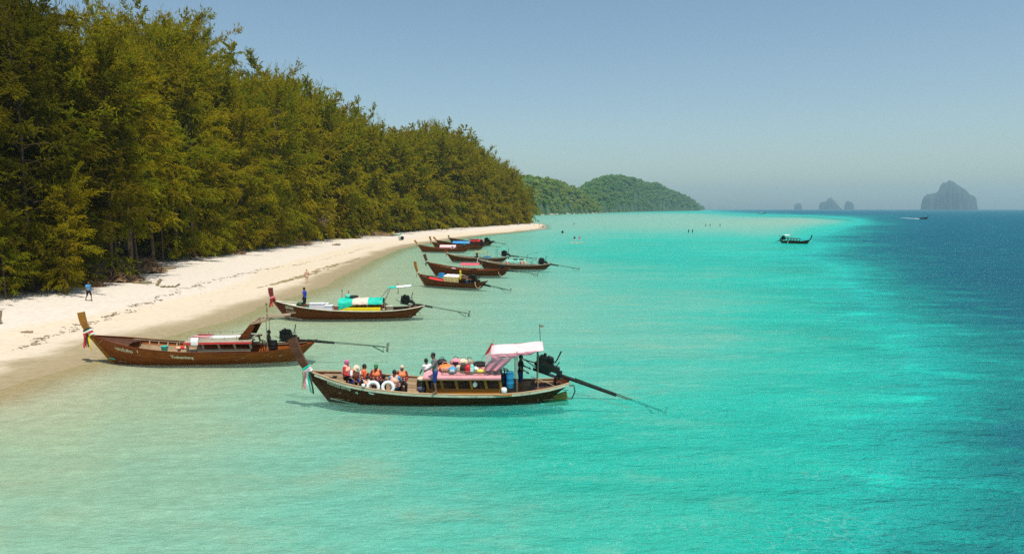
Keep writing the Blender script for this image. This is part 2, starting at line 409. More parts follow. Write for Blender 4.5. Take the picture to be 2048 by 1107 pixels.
def plant_hill(vtx, n, rad, keep, label, group, crowns=None):
    a, b, _ = vtx.shape
    fl = []
    i = g_.uniform(0, a - 1.01, n); j = g_.uniform(0, .70 * (b - 1), n)
    i0 = i.astype(int); j0 = j.astype(int); fi = (i - i0)[:, None]; fj = (j - j0)[:, None]
    p = (vtx[i0, j0] * (1 - fi) + vtx[i0 + 1, j0] * fi) * (1 - fj) + (vtx[i0, j0 + 1] * (1 - fi) + vtx[i0 + 1, j0 + 1] * fi) * fj
    ok = p[:, 2] > 1.0; p = p[ok]
    r = rad * g_.uniform(.55, 1.25, len(p)) * np.interp(p[:, 2], [0, 12], [.55, 1]); 
    order = np.argsort(-(r / p[:, 1]) - 0.002 * g_.uniform(size=len(p)))
    V = []; F = []; o = 0
    for q, k in enumerate(order):
        c = g_.integers(0, 6); rz = g_.uniform(0, 6.28); sq = g_.uniform(.7, 1.15)
        h = r[k] * .9
        if q < keep:
            e = empty('broadleaf_tree', tuple(p[k] - np.array([0, 0, .3])), rz, label, 'tree', group)
            t = link('trunk', HTRUNK, e); t.scale = (r[k] * 1.5, r[k] * 1.5, h * 1.1)
            cr = link('crown', (crowns or CROWN_ME)[c], e); cr.location = (0, 0, h * .75); cr.scale = (r[k], r[k], r[k] * sq)
        else:
            v, f = CROWNS[c]; ca, sa = math.cos(rz), math.sin(rz)
            vv = v[:1000:1] * np.array([r[k], r[k], r[k] * sq]); vv = np.stack([vv[:, 0] * ca - vv[:, 1] * sa, vv[:, 0] * sa + vv[:, 1] * ca, vv[:, 2]], -1)
            V.append(vv + p[k] + np.array([0, 0, h * .7])); F.append(f + o); o += len(v)
    if V: return np.concatenate(V), np.concatenate(F)
h1 = hill('hill', [(900, 372), (960, 362), (1010, 356), (1040, 352), (1070, 354), (1095, 357), (1115, 361), (1135, 368), (1150, 374), (1165, 385), (1185, 399), (1200, 413), (1210, 424)],
          lambda p: np.interp(p, [900, 1075, 1130, 1204, 1212], [900, 960, 1150, 1400, 1480]), lambda p: np.interp(p, [900, 1075, 1130, 1204, 1212], [1100, 1120, 1290, 1470, 1500]), 200,
          'wooded headland of bright green trees beyond the beach')
h2 = hill('hill.001', [(1100, 408), (1140, 396), (1155, 384), (1165, 375), (1190, 363), (1210, 354), (1240, 353), (1265, 358), (1288, 367), (1310, 366), (1330, 377), (1350, 385), (1370, 392), (1385, 404), (1399, 420)],
          lambda p: np.interp(p, [1100, 1204, 1240, 1310, 1400], [1400, 1600, 1830, 2430, 3100]), lambda p: np.interp(p, [1100, 1204, 1240, 1310, 1400], [1650, 1880, 2100, 2640, 3140]), 350,
          'hazier blue green wooded hill behind the bright headland')
h3 = hill('hill.002', [(1340, 385), (1365, 392), (1385, 402), (1396, 410), (1408, 418)], lambda p: p * 0 + 4300, lambda p: p * 0 + 4500, 300, 'faint far headland behind the hills')
fa = plant_hill(h1, 900, 6.8, 180, 'rounded broadleaf tree on the bright green headland beyond the beach', 'broadleaf trees on the near headland', CROWN_NEAR)
fb = plant_hill(h2, 1500, 9.5, 110, 'rounded broadleaf tree on the hazy hill beyond the headland', 'broadleaf trees on the far hill')
fc = plant_hill(h3, 120, 14, 0, '', '')
tag(link('headland_forest', mesh_np('headland_forest', *fa, HILLN)), 'dense bright green forest covering the headland beyond the bay', 'forest', kind='stuff')
tag(link('hill_forest', mesh_np('hill_forest', np.concatenate([fb[0], fc[0]]), np.concatenate([fb[1], fc[1] + len(fb[0])]), HILLF)), 'dense bluish green forest covering the farther hill', 'forest', kind='stuff')
# pale rocks and sand strips along the foot of the headland
def rock_me(seed, mat, sub=2):
    bm = bmesh.new(); bmesh.ops.create_icosphere(bm, subdivisions=sub, radius=1)
    rr = random.Random(seed); off = [Vector((rr.uniform(-1, 1), rr.uniform(-1, 1), rr.uniform(-1, 1))).normalized() for _ in range(9)]
    for v in bm.verts:
        k = 1.0
        for q in off: k -= .22 * max(0, v.co.normalized().dot(q) - .55)
        v.co = v.co * k * rr.uniform(.94, 1.04)
    me = bpy.data.meshes.new('rock'); bm.to_mesh(me); bm.free(); me.materials.append(mat); return me
ROCKS = [rock_me(s, SHORE) for s in range(3)]
for k in range(16):
    t_ = k / 15; px = 1080 + 130 * t_ + random.Random(k).uniform(-3, 3)
    D = np.interp(px, [1075, 1130, 1204], [952, 1135, 1385]) - 4
    o = link('shore_rock', ROCKS[k % 3]); s = random.Random(k + 50).uniform(1.2, 3.2)
    o.location = ((px - 1024) / FPX * D, D, .1); o.scale = (s * 1.8, s, s * .55); o.rotation_euler = (0, 0, k)
    tag(o, 'pale rock at the waterline below the bright green headland', 'rock', 'pale rocks along the foot of the headland')

ISL = paint('limestone', (.038, .040, .038), 0.95, 0.25, 0.006, bump=0.6)
def island(name, prof, D, depth, label, seed):
    """a limestone stack: skyline profile (px, py) given real depth, steep cliffs and fissures"""
    px = np.linspace(prof[0][0], prof[-1][0], 90)
    zt = np.interp(px, [p[0] for p in prof], [p[1] for p in prof]); zt = (HZ - zt) / FPX * D + CAMH
    x = (px - 1024) / FPX * D * _cp
    vs = np.linspace(-1, 1, 41)
    Xg, Vg = np.meshgrid(x, vs, indexing='ij'); Zt = np.repeat(zt[:, None], 41, 1)
    cx = (x[0] + x[-1]) / 2; hw = (x[-1] - x[0]) / 2
    half = depth * np.sqrt(np.clip(1 - ((Xg - cx) / hw) ** 2, 0, 1)) + 6
    env = np.clip(1 - np.abs(Vg) ** 3.2, 0, 1) ** .30
    Zg = Zt * env * (1 + .09 * fbm(Xg * 13 / hw, Vg * 6, seed)) - 1.5
    Yg = D + Vg * half * (1 + .30 * fbm(Xg * 14 / hw, Zg * .008, seed + 3))
    Xg = Xg + hw * .05 * fbm(Zg * 9 / hw, Vg * 6, seed + 5)
    th = math.atan2(cx, D); tx_ = (Xg - cx) * math.cos(th); ry_ = Yg - D      # long axis square to the line of sight
    Xg = cx + tx_ * math.cos(th) + ry_ * math.sin(th); Yg = D - tx_ * math.sin(th) + ry_ * math.cos(th)
    n, m = Xg.shape; idx = np.arange(n * m).reshape(n, m)
    f = np.stack([idx[:-1, :-1], idx[1:, :-1], idx[1:, 1:], idx[:-1, 1:]], -1).reshape(-1, 4)
    tag(link(name, mesh_np(name, np.stack([Xg, Yg, Zg], -1).reshape(-1, 3), f, ISL, False)), label, kind='structure')
island('rock_island', [(1841, 417), (1843, 402), (1846, 393), (1853, 389), (1865, 387), (1874, 384), (1878, 374), (1885, 367), (1896, 363), (1905, 367), (1914, 372), (1922, 376), (1930, 381), (1936, 390), (1945, 393), (1950, 399), (1951, 409), (1954, 417)], 6000, 190,
       'large limestone island with a tall central peak on the horizon', 3)
island('rock_island.001', [(1638, 417), (1639, 406), (1645, 403), (1652, 402), (1656, 397), (1661, 396), (1667, 401), (1674, 408), (1679, 414), (1683, 417)], 7600, 110, 'pale jagged limestone stack far off on the horizon', 11)
island('rock_island.002', [(1688, 417), (1690, 407), (1693, 402), (1701, 403), (1706, 407), (1708, 417)], 7600, 60, 'pale squarish limestone stack just right of the jagged stack', 14)
island('rock_island.003', [(1588, 417), (1589, 409), (1593, 407), (1599, 406), (1603, 410), (1604, 417)], 7900, 50, 'smallest and palest limestone stack on the horizon', 17)

t = NT('haze'); vol = t.n('VolumePrincipled', None, Color=(.52, .84, .98), Density=0.00012, Anisotropy=0.1)
t.t.links.new(vol.outputs[0], t.out.inputs['Volume'])
bm = bmesh.new(); bmesh.ops.create_cube(bm, size=1)
me = bpy.data.meshes.new('haze'); bm.to_mesh(me); bm.free(); me.materials.append(t.m)
hz = link('haze', me); hz.scale = (18900, 9600, 290); hz.location = (0, 9600 / 2 - 250, 290 / 2 - 8.0)
tag(hz, 'thin sea haze over the bay', kind='stuff')
# ------------------------------------------------------------------ the casuarina wood along the beach
CASF = None
def cas_mat(name, cols):
    t = NT(name)
    oi = t.n('ObjectInfo'); at = t.n('Attribute', {'attribute_name': 'tint'})
    n = t.noise(t.pos((0.16,) * 3), 1.0, 3.0, 0.6)
    k = t.math('ADD', t.math('MULTIPLY', oi.outputs['Random'], 0.42), t.math('ADD', t.math('MULTIPLY', t.maprange(n, 0.3, 0.7), 0.33), t.math('MULTIPLY', at.outputs['Fac'], 0.25)))
    m = len(cols) - 1
    col = t.ramp(k, [(i / m, c) for i, c in enumerate(cols)])
    d = t.n('BsdfDiffuse', None, Color=col); tr = t.n('BsdfTranslucent', None, Color=col)
    mx = t.n('MixShader'); t.set(mx, 'i0', 0.45); t.set(mx, 'i1', d); t.set(mx, 'i2', tr)
    return t.surf(mx)
CASF = cas_mat('casuarina_needles', [(.13, .165, .008), (.25, .245, .008), (.35, .265, .009), (.20, .235, .008), (.33, .235, .012)])
CASD = cas_mat('vignette_casuarina_needles', [(.065, .085, .006), (.11, .11, .006), (.15, .115, .006), (.09, .105, .006)])  # same needles darkened in colour, painting lens vignette onto the left trees
DRYF = cas_mat('dry_needles', [(.20, .13, .05), (.26, .18, .08), (.22, .14, .05)])
def stick(V, F, pts, rads, seg=4):
    o = len(V)
    for i, (p, r) in enumerate(zip(pts, rads)):
        p = Vector(p); q = Vector(pts[min(i + 1, len(pts) - 1)]) - Vector(pts[max(i - 1, 0)])
        q = q.normalized() if q.length > 1e-6 else Vector((0, 0, 1))
        a = q.orthogonal().normalized(); b = q.cross(a)
        for j in range(seg):
            an = j / seg * 2 * math.pi; V.append(tuple(p + (a * math.cos(an) + b * math.sin(an)) * r))
    for i in range(len(pts) - 1):
        for j in range(seg):
            F.append((o + i * seg + j, o + i * seg + (j + 1) % seg, o + (i + 1) * seg + (j + 1) % seg, o + (i + 1) * seg + j))
def casuarina(seed, nb, ns, base, Rr, wid, H=30.0, wisp=1.0, ln=1.0):
    """trunk with limbs; every limb carries twigs, every twig a plume of drooping needles"""
    g = np.random.default_rng(seed)
    bend = g.normal(size=2) * 1.1; ph = g.uniform(0, 6.28, 4)
    def axis(rel): return np.stack([bend[0] * rel ** 2 + .4 * np.sin(rel * 5 + ph[0]) * rel, bend[1] * rel ** 2 + .4 * np.sin(rel * 4 + ph[1]) * rel, rel * H * .97], -1)
    rel = np.clip(base + (.85 - base) * ((np.arange(nb) + g.uniform(0, 1, nb)) / nb) ** .95, 0, .995)
    az = np.arange(nb) * 2.39996 + g.normal(size=nb) * .6
    q = (rel - base) / (.85 - base)
    lobes = .82 + .34 * np.sin(az * 2 + ph[0] + q * 4) * np.cos(q * 8 + ph[1]) + .22 * np.sin(az + q * 11 + ph[2])
    L = Rr * np.interp(q, [0, .08, .3, .6, .8, .93, 1], [.8, 1, 1.1, 1.15, 1.2, 1.15, 1.0]) * lobes * g.uniform(.5, 1.2, nb)
    L = np.maximum(L, .8)
    e0 = np.radians(np.interp(q, [0, .35, .7, 1], [4, 24, 40, 58])) + g.normal(size=nb) * .30
    droop = np.interp(q, [0, .4, .8, 1], [.40, .26, .12, .0])
    A = axis(rel); dirh = np.stack([np.cos(az), np.sin(az), np.zeros(nb)], -1)
    def bp(i, s):
        Ls = L[i] * s
        return A[i] + dirh[i] * (Ls * np.cos(e0[i]))[:, None] + np.stack([s * 0, s * 0, Ls * np.sin(e0[i]) - droop[i] * L[i] * s ** 2], -1)
    cnt = np.maximum((L * 3.0 * 26 / ns).astype(int), 3) if False else np.maximum((ns / 13.0 * (L / L.mean()) ** 1.1).astype(int), 3)
    ti = np.repeat(np.arange(nb), cnt); m = len(ti)
    s = g.uniform(.15, 1.02, m) ** .7
    p0 = bp(ti, s) + g.normal(size=(m, 3)) * .12
    bd = bp(ti, s + .08) - bp(ti, s); bd /= np.linalg.norm(bd, axis=1)[:, None] + 1e-6
    dn = np.interp(q[ti], [0, .55, .85, 1], [-.75, -.45, .05, .8])
    td = bd * .75 + g.normal(size=(m, 3)) * .62 + np.stack([dn * 0, dn * 0, dn], -1); td /= np.linalg.norm(td, axis=1)[:, None]
    tl = g.uniform(.7, 1.7, m) * ln * np.interp(L[ti], [.8, 3], [.8, 1.0])
    k = np.maximum(g.poisson(13, m), 5); j = np.repeat(np.arange(m), k); n = len(j)
    u = g.uniform(.0, 1, n)
    p = p0[j] + td[j] * (tl[j] * u)[:, None] + np.stack([u * 0, u * 0, -.16 * tl[j] * u ** 2], -1) + g.normal(size=(n, 3)) * .06
    d = td[j] * .9 + g.normal(size=(n, 3)) * .42 + np.array([0, 0, -.18]); d /= np.linalg.norm(d, axis=1)[:, None]
    ll = g.uniform(.25, .62, (n, 1)) * ln; ww = wid * g.uniform(.6, 1.3, (n, 1))
    sd = np.cross(d, g.normal(size=(n, 3))); sd /= np.linalg.norm(sd, axis=1)[:, None]
    v = np.stack([p - d * ll * .35, p + sd * ww, p + d * ll * .65, p - sd * ww], 1).reshape(-1, 3)
    tn = np.repeat(np.clip(g.uniform(0, 1, nb)[ti][j] * .6 + g.uniform(0, 1, m)[j] * .4, 0, 1), 4)
    # thin upright tips over the crown
    nt_ = int(55 * wisp); hh = g.uniform(.84, .95, nt_); a_ = g.uniform(0, 6.28, nt_); rr_ = Rr * g.uniform(.05, .75, nt_)
    c0 = axis(hh) + np.stack([np.cos(a_) * rr_, np.sin(a_) * rr_, g.uniform(-.3, .6, nt_)], -1)
    w_ = []; 
    for z in range(5):
        pp = c0 + np.stack([g.normal(size=nt_) * .1, g.normal(size=nt_) * .1, np.full(nt_, z * .42)], -1); dd = np.stack([g.normal(size=nt_) * .3, g.normal(size=nt_) * .3, np.ones(nt_)], -1) * .62
        ss = np.cross(dd, g.normal(size=(nt_, 3))); ss = ss / np.linalg.norm(ss, axis=1)[:, None] * wid * (.9 - z * .13)
        w_.append(np.stack([pp, pp + dd * .5 + ss, pp + dd, pp + dd * .5 - ss], 1).reshape(-1, 3))
    if wisp: w_ = np.concatenate(w_); v = np.concatenate([v, w_]); tn = np.concatenate([tn, np.full(len(w_), .4)])
    v[:, 2] = np.maximum(v[:, 2], .12)
    me = mesh_np('crown', v, np.arange(len(v)).reshape(-1, 4), CASF)
    attr(me, 'tint', tn)
    V = []; F = []
    rr = np.linspace(0, .90, 14); ax = axis(rr); ax[0, 2] = -.6
    stick(V, F, ax.tolist(), [.21 * (1 - r) ** .8 + .02 for r in rr], 8)
    for b in g.choice(nb, min(nb, 70), replace=False):
        pts = bp(np.array([b] * 4), np.array([0, .3, .6, .92]))
        stick(V, F, pts.tolist(), [.07, .05, .035, .015], 3)
    return mesh_np('trunk', V, F, BARK), me
NEAR = [casuarina(100 + k, 120, 300, (.035, .05, .09, .06, .12)[k], (6.0, 5.2, 6.6, 5.6, 5.0)[k], .048) for k in range(5)]
OPEN = [casuarina(140 + k, 90, 240, (.24, .30)[k], (4.0, 3.6)[k], .052) for k in range(2)]
MID = [casuarina(160 + k, 95, 190, (.04, .06, .05, .10)[k], (6.2, 5.4, 6.8, 5.0)[k], .095, ln=1.25) for k in range(4)]
BACK = [casuarina(180 + k, 60, 110, (.12, .2)[k], (6.0, 5.2)[k], .16, ln=1.6) for k in range(2)]
def copy_mat(me, mat):
    m = me.copy(); m.materials[0] = mat; return m
SKX = [-300, -60, 0, 60, 100, 140, 190, 215, 250, 290, 330, 370, 420, 455, 480, 520, 560, 600, 640, 690, 740, 780, 830, 870, 900, 930, 970, 1000, 1030, 1055, 1078]
SKYL = [-90, -60, -35, -5, 35, 42, 60, 70, 18, 20, 42, 38, 75, 110, 165, 150, 142, 165, 190, 214, 232, 250, 262, 258, 262, 272, 308, 326, 342, 372, 405]
rt = random.Random(77)
TG = 'casuarina trees along the beach'
def plant(x, y, mesh, H, label, group=TG, crown=None, name='casuarina_tree'):
    e = empty(name, (x, y, gz(x, y) - .05), rt.uniform(0, 6.28), label, 'tree', group)
    s = H / 30.0; sx = s * rt.uniform(1.0, 1.3)
    if H < 22: sx = s * rt.uniform(1.1, 1.5)
    t = link('trunk', mesh[0], e); c = link('crown', crown or mesh[1], e)
    for o in (t, c): o.scale = (sx, sx, s)
    return e
def top_height(x, y, px=None):
    px = 1024 + FPX * x / y
    return CAMH - (np.interp(px, SKX, SKYL) - HZ) / FPX * y
LABS = {0: 'tall casuarina in the front row by the sand, feathery to the ground', 1: 'slender casuarina in the front row with a bare lower trunk showing',
        2: 'casuarina deeper in the wood, only its crown showing over the front row', 3: 'young bushy casuarina at the foot of the tall trees by the sand'}
MARKS = [(-400, 'beside the low bushes at the left edge'), (60, 'behind the sitting group in the shade'), (165, 'around the eroded root bank'), (285, 'behind the spiky screw pine'), (350, 'behind the old canoe'), (430, 'behind the brushwood bank'),
         (500, 'along the sandy middle bank'), (600, 'by the bleached dead branches'), (690, 'before the yellow kayak'), (790, 'right of the white drum'), (860, 'above the far moored boats'), (950, 'near the sand spit')]
ORD = 'first second third fourth fifth sixth seventh eighth ninth tenth eleventh twelfth thirteenth fourteenth fifteenth sixteenth seventeenth eighteenth nineteenth twentieth'.split() + ['twenty-%s' % s for s in 'first second third fourth fifth sixth seventh eighth ninth'.split()] + ['thirtieth'] + ['thirty-%s' % s for s in 'first second third fourth fifth sixth seventh eighth ninth'.split()]
TOLABEL = []; DARKC = {}
def by_landmark():
    """name every tree of the front by the landmark it stands at, counted from the left"""
    pool = {}
    for e, px, what in TOLABEL:
        mk = [m for x, m in MARKS if x <= px][-1]; pool.setdefault((what, mk), []).append((px, e))
    for (what, mk), L in pool.items():
        L.sort(key=lambda q: q[0])
        for i, (px, e) in enumerate(L): e['label'] = (ORD[i] + ' ' if len(L) > 1 else '') + what + ' ' + mk + (', from the left' if len(L) > 1 else '')
ROW = [(0.6, 0), (5.5, 1), (11.5, 2), (19, 3)]
for off, rw in ROW:
    y = 42.0 + rw * 1.3
    while y < 405 + rw * 4:
        x = float(tree_x(y)) - off + rt.uniform(-1.6, 1.6)
        yy = y + rt.uniform(-1.2, 1.2)
        px = 1024 + FPX * x / yy
        step = rt.uniform(4.2, 6.4) * (1.0 if yy < 150 else 1.25) * (1.0 if rw < 3 else 1.2)
        y += step
        if px < -230 or px > 1070: continue
        if rw == 4 and yy > 260: continue
        Ht = top_height(x, yy) - gz(x, yy)
        Ht *= rt.uniform(.74, .99) if rw == 0 else rt.uniform(.84, 1.03)
        if rw == 0 and rt.random() < .33: Ht *= .62
        Ht *= .98 + .09 * float(vnoise(np.array([yy * .09 * 90 / max(yy, 60)]), np.array([rw * 3.3]), 5)[0])
        Ht = min(max(Ht, 8), 44)
        if yy < 150:
            if rw == 0 and 160 < px < 345: m, lab = OPEN[rt.randrange(2)], LABS[1]
            elif rw == 1 and 155 < px < 345: m, lab = OPEN[rt.randrange(2)], LABS[2]
            elif rw < 3: m, lab = NEAR[rt.randrange(5)], LABS[0 if rw == 0 else 2]
            else: m, lab = MID[rt.randrange(4)], LABS[2]
        elif rw < 3: m, lab = MID[rt.randrange(4)], LABS[0 if rw == 0 else 2]
        else: m, lab = BACK[rt.randrange(2)], LABS[2]
        crown = None
        if px < 90 or (px < 240 and rt.random() < .45):  # trees towards the left edge take the vignette-darkened needle colour
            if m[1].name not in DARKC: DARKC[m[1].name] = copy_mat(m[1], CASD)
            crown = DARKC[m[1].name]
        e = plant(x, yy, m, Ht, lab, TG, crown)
        if rw == 0: TOLABEL.append((e, px, ('tall' if Ht > 20 else 'shorter') + (' vignette-darkened' if crown else '') + ' front row casuarina'))
# young trees whose boughs close the front of the wood down to the sand
y = 50.0
while y < 392:
    x = float(tree_x(y)) + rt.uniform(.2, 2.6); px = 1024 + FPX * x / y
    if not (160 < px < 345) and -60 < px < 1066 and rt.random() < .8:
        TOLABEL.append((plant(x, y, (NEAR if y < 140 else MID)[rt.randrange(4)], rt.uniform(6, 14), LABS[3], 'young casuarinas at the edge of the sand'), px, 'bushy young casuarina'))
    y += rt.uniform(2.6, 5.2)
for px, py, hh in ((20, 590, 6.5), (75, 582, 7.5), (110, 575, 6), (140, 571, 5), (-30, 592, 7), (455, 512, 7), (425, 514, 6), (490, 503, 5), (1040, 448.5, 9), (1056, 447.5, 8)):
    q = ground(px, py - 8, 1.4)
    TOLABEL.append((plant(q.x, q.y, NEAR[rt.randrange(3)] if q.y < 150 else MID[0], hh, 'low spreading casuarina bush leaning over the sand', 'low bushes along the beach edge', name='shrub'), px, 'low spreading bush'))
# undergrowth closing the gaps between the trunks
for k in range(46):
    y = 58 + 300 * (k / 46) ** 1.5 + rt.uniform(-1, 1); x = float(tree_x(y)) - rt.uniform(.4, 3.2); px = 1024 + FPX * x / y
    if -80 < px < 1050 and not 150 < px < 425: TOLABEL.append((plant(x, y, (NEAR if y < 130 else MID)[rt.randrange(4)], rt.uniform(2.6, 5.0), 'low', 'undergrowth at the foot of the wood', name='shrub'), px, 'dense undergrowth shrub'))
by_landmark()
# the ones the photograph singles out
def single(px, D, ytop, mesh, label, crown=None):
    x = (px - 1024) / FPX * D; H = CAMH - (ytop - HZ) / FPX * D - gz(x, D)
    return plant(x, D, mesh, H, label, None, crown)
single(882, 292, 236, casuarina(301, 60, 90, .35, 3.6, .12, ln=1.4, wisp=1.5), 'tallest feathery casuarina crown standing alone above the skyline of the far trees')
single(1012, 372, 316, casuarina(302, 50, 40, .2, 5.0, .05, ln=1.2), 'half bare grey topped casuarina near the right end of the wood')
single(1062, 385, 372, MID[2], 'rounded golden casuarina at the right end of the wood over the sand spit')
dm = copy_mat(MID[1][1], DRYF)
single(566, 150, 400, (MID[1][0], dm), 'short casuarina with dry straw coloured foliage beside the bare trunks')
# dead bleached branches leaning out of the wood
DEAD = wood('bleached_wood', (.20, .13, .09), (.34, .25, .18), None, 0.9)
def dead_branch(px, py, D, ln, lab, seed):
    g = random.Random(seed); V = []; F = []
    def grow(p, d, l, r, dep):
        pts = [p]; q = p.copy(); dd = d.copy()
        for k in range(5):
            dd = (dd + Vector((g.uniform(-.2, .2), g.uniform(-.2, .2), g.uniform(-.12, .16)))).normalized(); q = q + dd * l / 5; pts.append(q.copy())
            if dep and k > 0:
                for _ in range(2): grow(q.copy(), (dd + Vector((g.uniform(-.8, .8), g.uniform(-.8, .8), g.uniform(-.5, .6)))).normalized(), l * .45, r * .55, dep - 1)
        stick(V, F, [tuple(a) for a in pts], [r * (1 - i / 6.5) for i in range(6)], 4)
    grow(Vector((0, 0, 0)), Vector((.9, -.4, -.12)), ln, ln * .02, 2)
    p = Vector((0, 0, CAMH)) + ray(px, py) * (D / ray(px, py).y)
    o = link('dead_branch', mesh_np('dead_branch', V, F, DEAD)); o.location = p
    tag(o, lab, 'branch')
dead_branch(612, 437, 163, 6.5, 'bleached dead branches reaching out of the wood over the sand bank', 4)
dead_branch(388, 378, 111, 3.5, 'thin pale dead bough across the dark foliage high in the near trees', 9)
# ------------------------------------------------------------------ mesh builder
class MB:
    def __init__(s): s.v = []; s.f = []
    def quadbox(s, c8):
        o = len(s.v); s.v += [tuple(p) for p in c8]
        s.f += [tuple(o + i for i in q) for q in ((0, 3, 2, 1), (4, 5, 6, 7), (0, 1, 5, 4), (1, 2, 6, 5), (2, 3, 7, 6), (3, 0, 4, 7))]; return s
    def box(s, c, d, rot=None):
        c = Vector(c); m = rot if isinstance(rot, Matrix) else Matrix.Identity(3)
        if rot is not None and not isinstance(rot, Matrix):
            from mathutils import Euler
            m = Euler(rot).to_matrix()
        P = [c + m @ Vector((x * d[0] / 2, y * d[1] / 2, z * d[2] / 2)) for z in (-1, 1) for x, y in ((-1, -1), (1, -1), (1, 1), (-1, 1))]
        return s.quadbox(P)
    def bar(s, a, b, w, h=None, up=(0, 0, 1)):
        a = Vector(a); b = Vector(b); h = h or w; d = (b - a).normalized(); u = Vector(up)
        if abs(d.dot(u)) > .95: u = Vector((1, 0, 0))
        r = d.cross(u).normalized() * w / 2; u = r.cross(d).normalized() * h / 2
        return s.quadbox([a - r - u, a + r - u, b + r - u, b - r - u, a - r + u, a + r + u, b + r + u, b - r + u])
    def sweep(s, pts, ws, hs, side=None, caps=True):
        """rectangular section swept along a path; side(i) gives the width direction"""
        o = len(s.v); n = len(pts); pts = [Vector(p) for p in pts]
        for i, p in enumerate(pts):
            t = (pts[min(i + 1, n - 1)] - pts[max(i - 1, 0)]).normalized()
            r = Vector(side if side else (0, 1, 0)); r = (r - t * r.dot(t)).normalized(); u = t.cross(r)
            w = ws[i] if hasattr(ws, '__len__') else ws; h = hs[i] if hasattr(hs, '__len__') else hs
            for a, b in ((-1, -1), (1, -1), (1, 1), (-1, 1)): s.v.append(tuple(p + r * a * w / 2 + u * b * h / 2))
        for i in range(n - 1):
            for j in range(4): s.f.append((o + i * 4 + j, o + i * 4 + (j + 1) % 4, o + i * 4 + 4 + (j + 1) % 4, o + i * 4 + 4 + j))
        if caps: s.f += [(o + 3, o + 2, o + 1, o), tuple(o + (n - 1) * 4 + j for j in range(4))]
        return s
    def tube(s, pts, r, seg=6, caps=True):
        pts = [Vector(p) for p in pts]; n = len(pts); o = len(s.v); prev = None
        for i, p in enumerate(pts):
            t = (pts[min(i + 1, n - 1)] - pts[max(i - 1, 0)]).normalized()
            a = t.orthogonal().normalized() if prev is None else (prev - t * prev.dot(t)).normalized()
            prev = a; b = t.cross(a); rr = r[i] if hasattr(r, '__len__') else r
            for j in range(seg):
                an = 2 * math.pi * j / seg; s.v.append(tuple(p + (a * math.cos(an) + b * math.sin(an)) * rr))
        for i in range(n - 1):
            for j in range(seg): s.f.append((o + i * seg + j, o + i * seg + (j + 1) % seg, o + (i + 1) * seg + (j + 1) % seg, o + (i + 1) * seg + j))
        if caps: s.f += [tuple(o + j for j in reversed(range(seg))), tuple(o + (n - 1) * seg + j for j in range(seg))]
        return s
    def grid(s, rows, th=None):
        """sheet of points; th = offset vector or (function of point) that gives it a second face"""
        n = len(rows); m = len(rows[0]); o = len(s.v)
        for r in rows: s.v += [tuple(p) for p in r]
        q = lambda i, j, k=0: o + k * n * m + i * m + j
        for i in range(n - 1):
            for j in range(m - 1): s.f.append((q(i, j), q(i, j + 1), q(i + 1, j + 1), q(i + 1, j)))
        if th is not None:
            for r in rows: s.v += [tuple(Vector(p) + (th(Vector(p)) if callable(th) else Vector(th))) for p in r]
            for i in range(n - 1):
                for j in range(m - 1): s.f.append((q(i, j, 1), q(i + 1, j, 1), q(i + 1, j + 1, 1), q(i, j + 1, 1)))
            for i in range(n - 1):
                s.f.append((q(i, 0), q(i + 1, 0), q(i + 1, 0, 1), q(i, 0, 1))); s.f.append((q(i, m - 1), q(i, m - 1, 1), q(i + 1, m - 1, 1), q(i + 1, m - 1)))
            for j in range(m - 1):
                s.f.append((q(0, j), q(0, j, 1), q(0, j + 1, 1), q(0, j + 1))); s.f.append((q(n - 1, j), q(n - 1, j + 1), q(n - 1, j + 1, 1), q(n - 1, j, 1)))
        return s
    def ell(s, c, r, seg=10, rings=7, rot=None, wob=0.0, seed=0):
        c = Vector(c); o = len(s.v); g = random.Random(seed)
        r = (r, r, r) if not hasattr(r, '__len__') else r
        m = rot or Matrix.Identity(3)
        s.v.append(tuple(c + m @ Vector((0, 0, -r[2]))))
        for i in range(1, rings):
            th = math.pi * i / rings - math.pi / 2
            for j in range(seg):
                an = 2 * math.pi * j / seg; k = 1 + g.uniform(-wob, wob)
                s.v.append(tuple(c + m @ Vector((math.cos(th) * math.cos(an) * r[0] * k, math.cos(th) * math.sin(an) * r[1] * k, math.sin(th) * r[2] * k))))
        s.v.append(tuple(c + m @ Vector((0, 0, r[2])))); e = len(s.v) - 1
        for j in range(seg): s.f.append((o, o + 1 + (j + 1) % seg, o + 1 + j)); s.f.append((e, o + 1 + (rings - 2) * seg + j, o + 1 + (rings - 2) * seg + (j + 1) % seg))
        for i in range(rings - 2):
            for j in range(seg):
                a = o + 1 + i * seg; s.f.append((a + j, a + (j + 1) % seg, a + seg + (j + 1) % seg, a + seg + j))
        return s
    def torus(s, c, R_, r, m=None, seg=20, sg=8, a0=0, a1=2 * math.pi):
        c = Vector(c); m = m or Matrix.Identity(3); o = len(s.v); full = abs(a1 - a0 - 2 * math.pi) < 1e-4; n = seg if full else seg + 1
        for i in range(n):
            a = a0 + (a1 - a0) * i / seg
            for j in range(sg):
                b = 2 * math.pi * j / sg
                s.v.append(tuple(c + m @ Vector(((R_ + r * math.cos(b)) * math.cos(a), (R_ + r * math.cos(b)) * math.sin(a), r * math.sin(b)))))
        for i in range(seg):
            k = (i + 1) % n
            for j in range(sg): s.f.append((o + i * sg + j, o + k * sg + j, o + k * sg + (j + 1) % sg, o + i * sg + (j + 1) % sg))
        return s
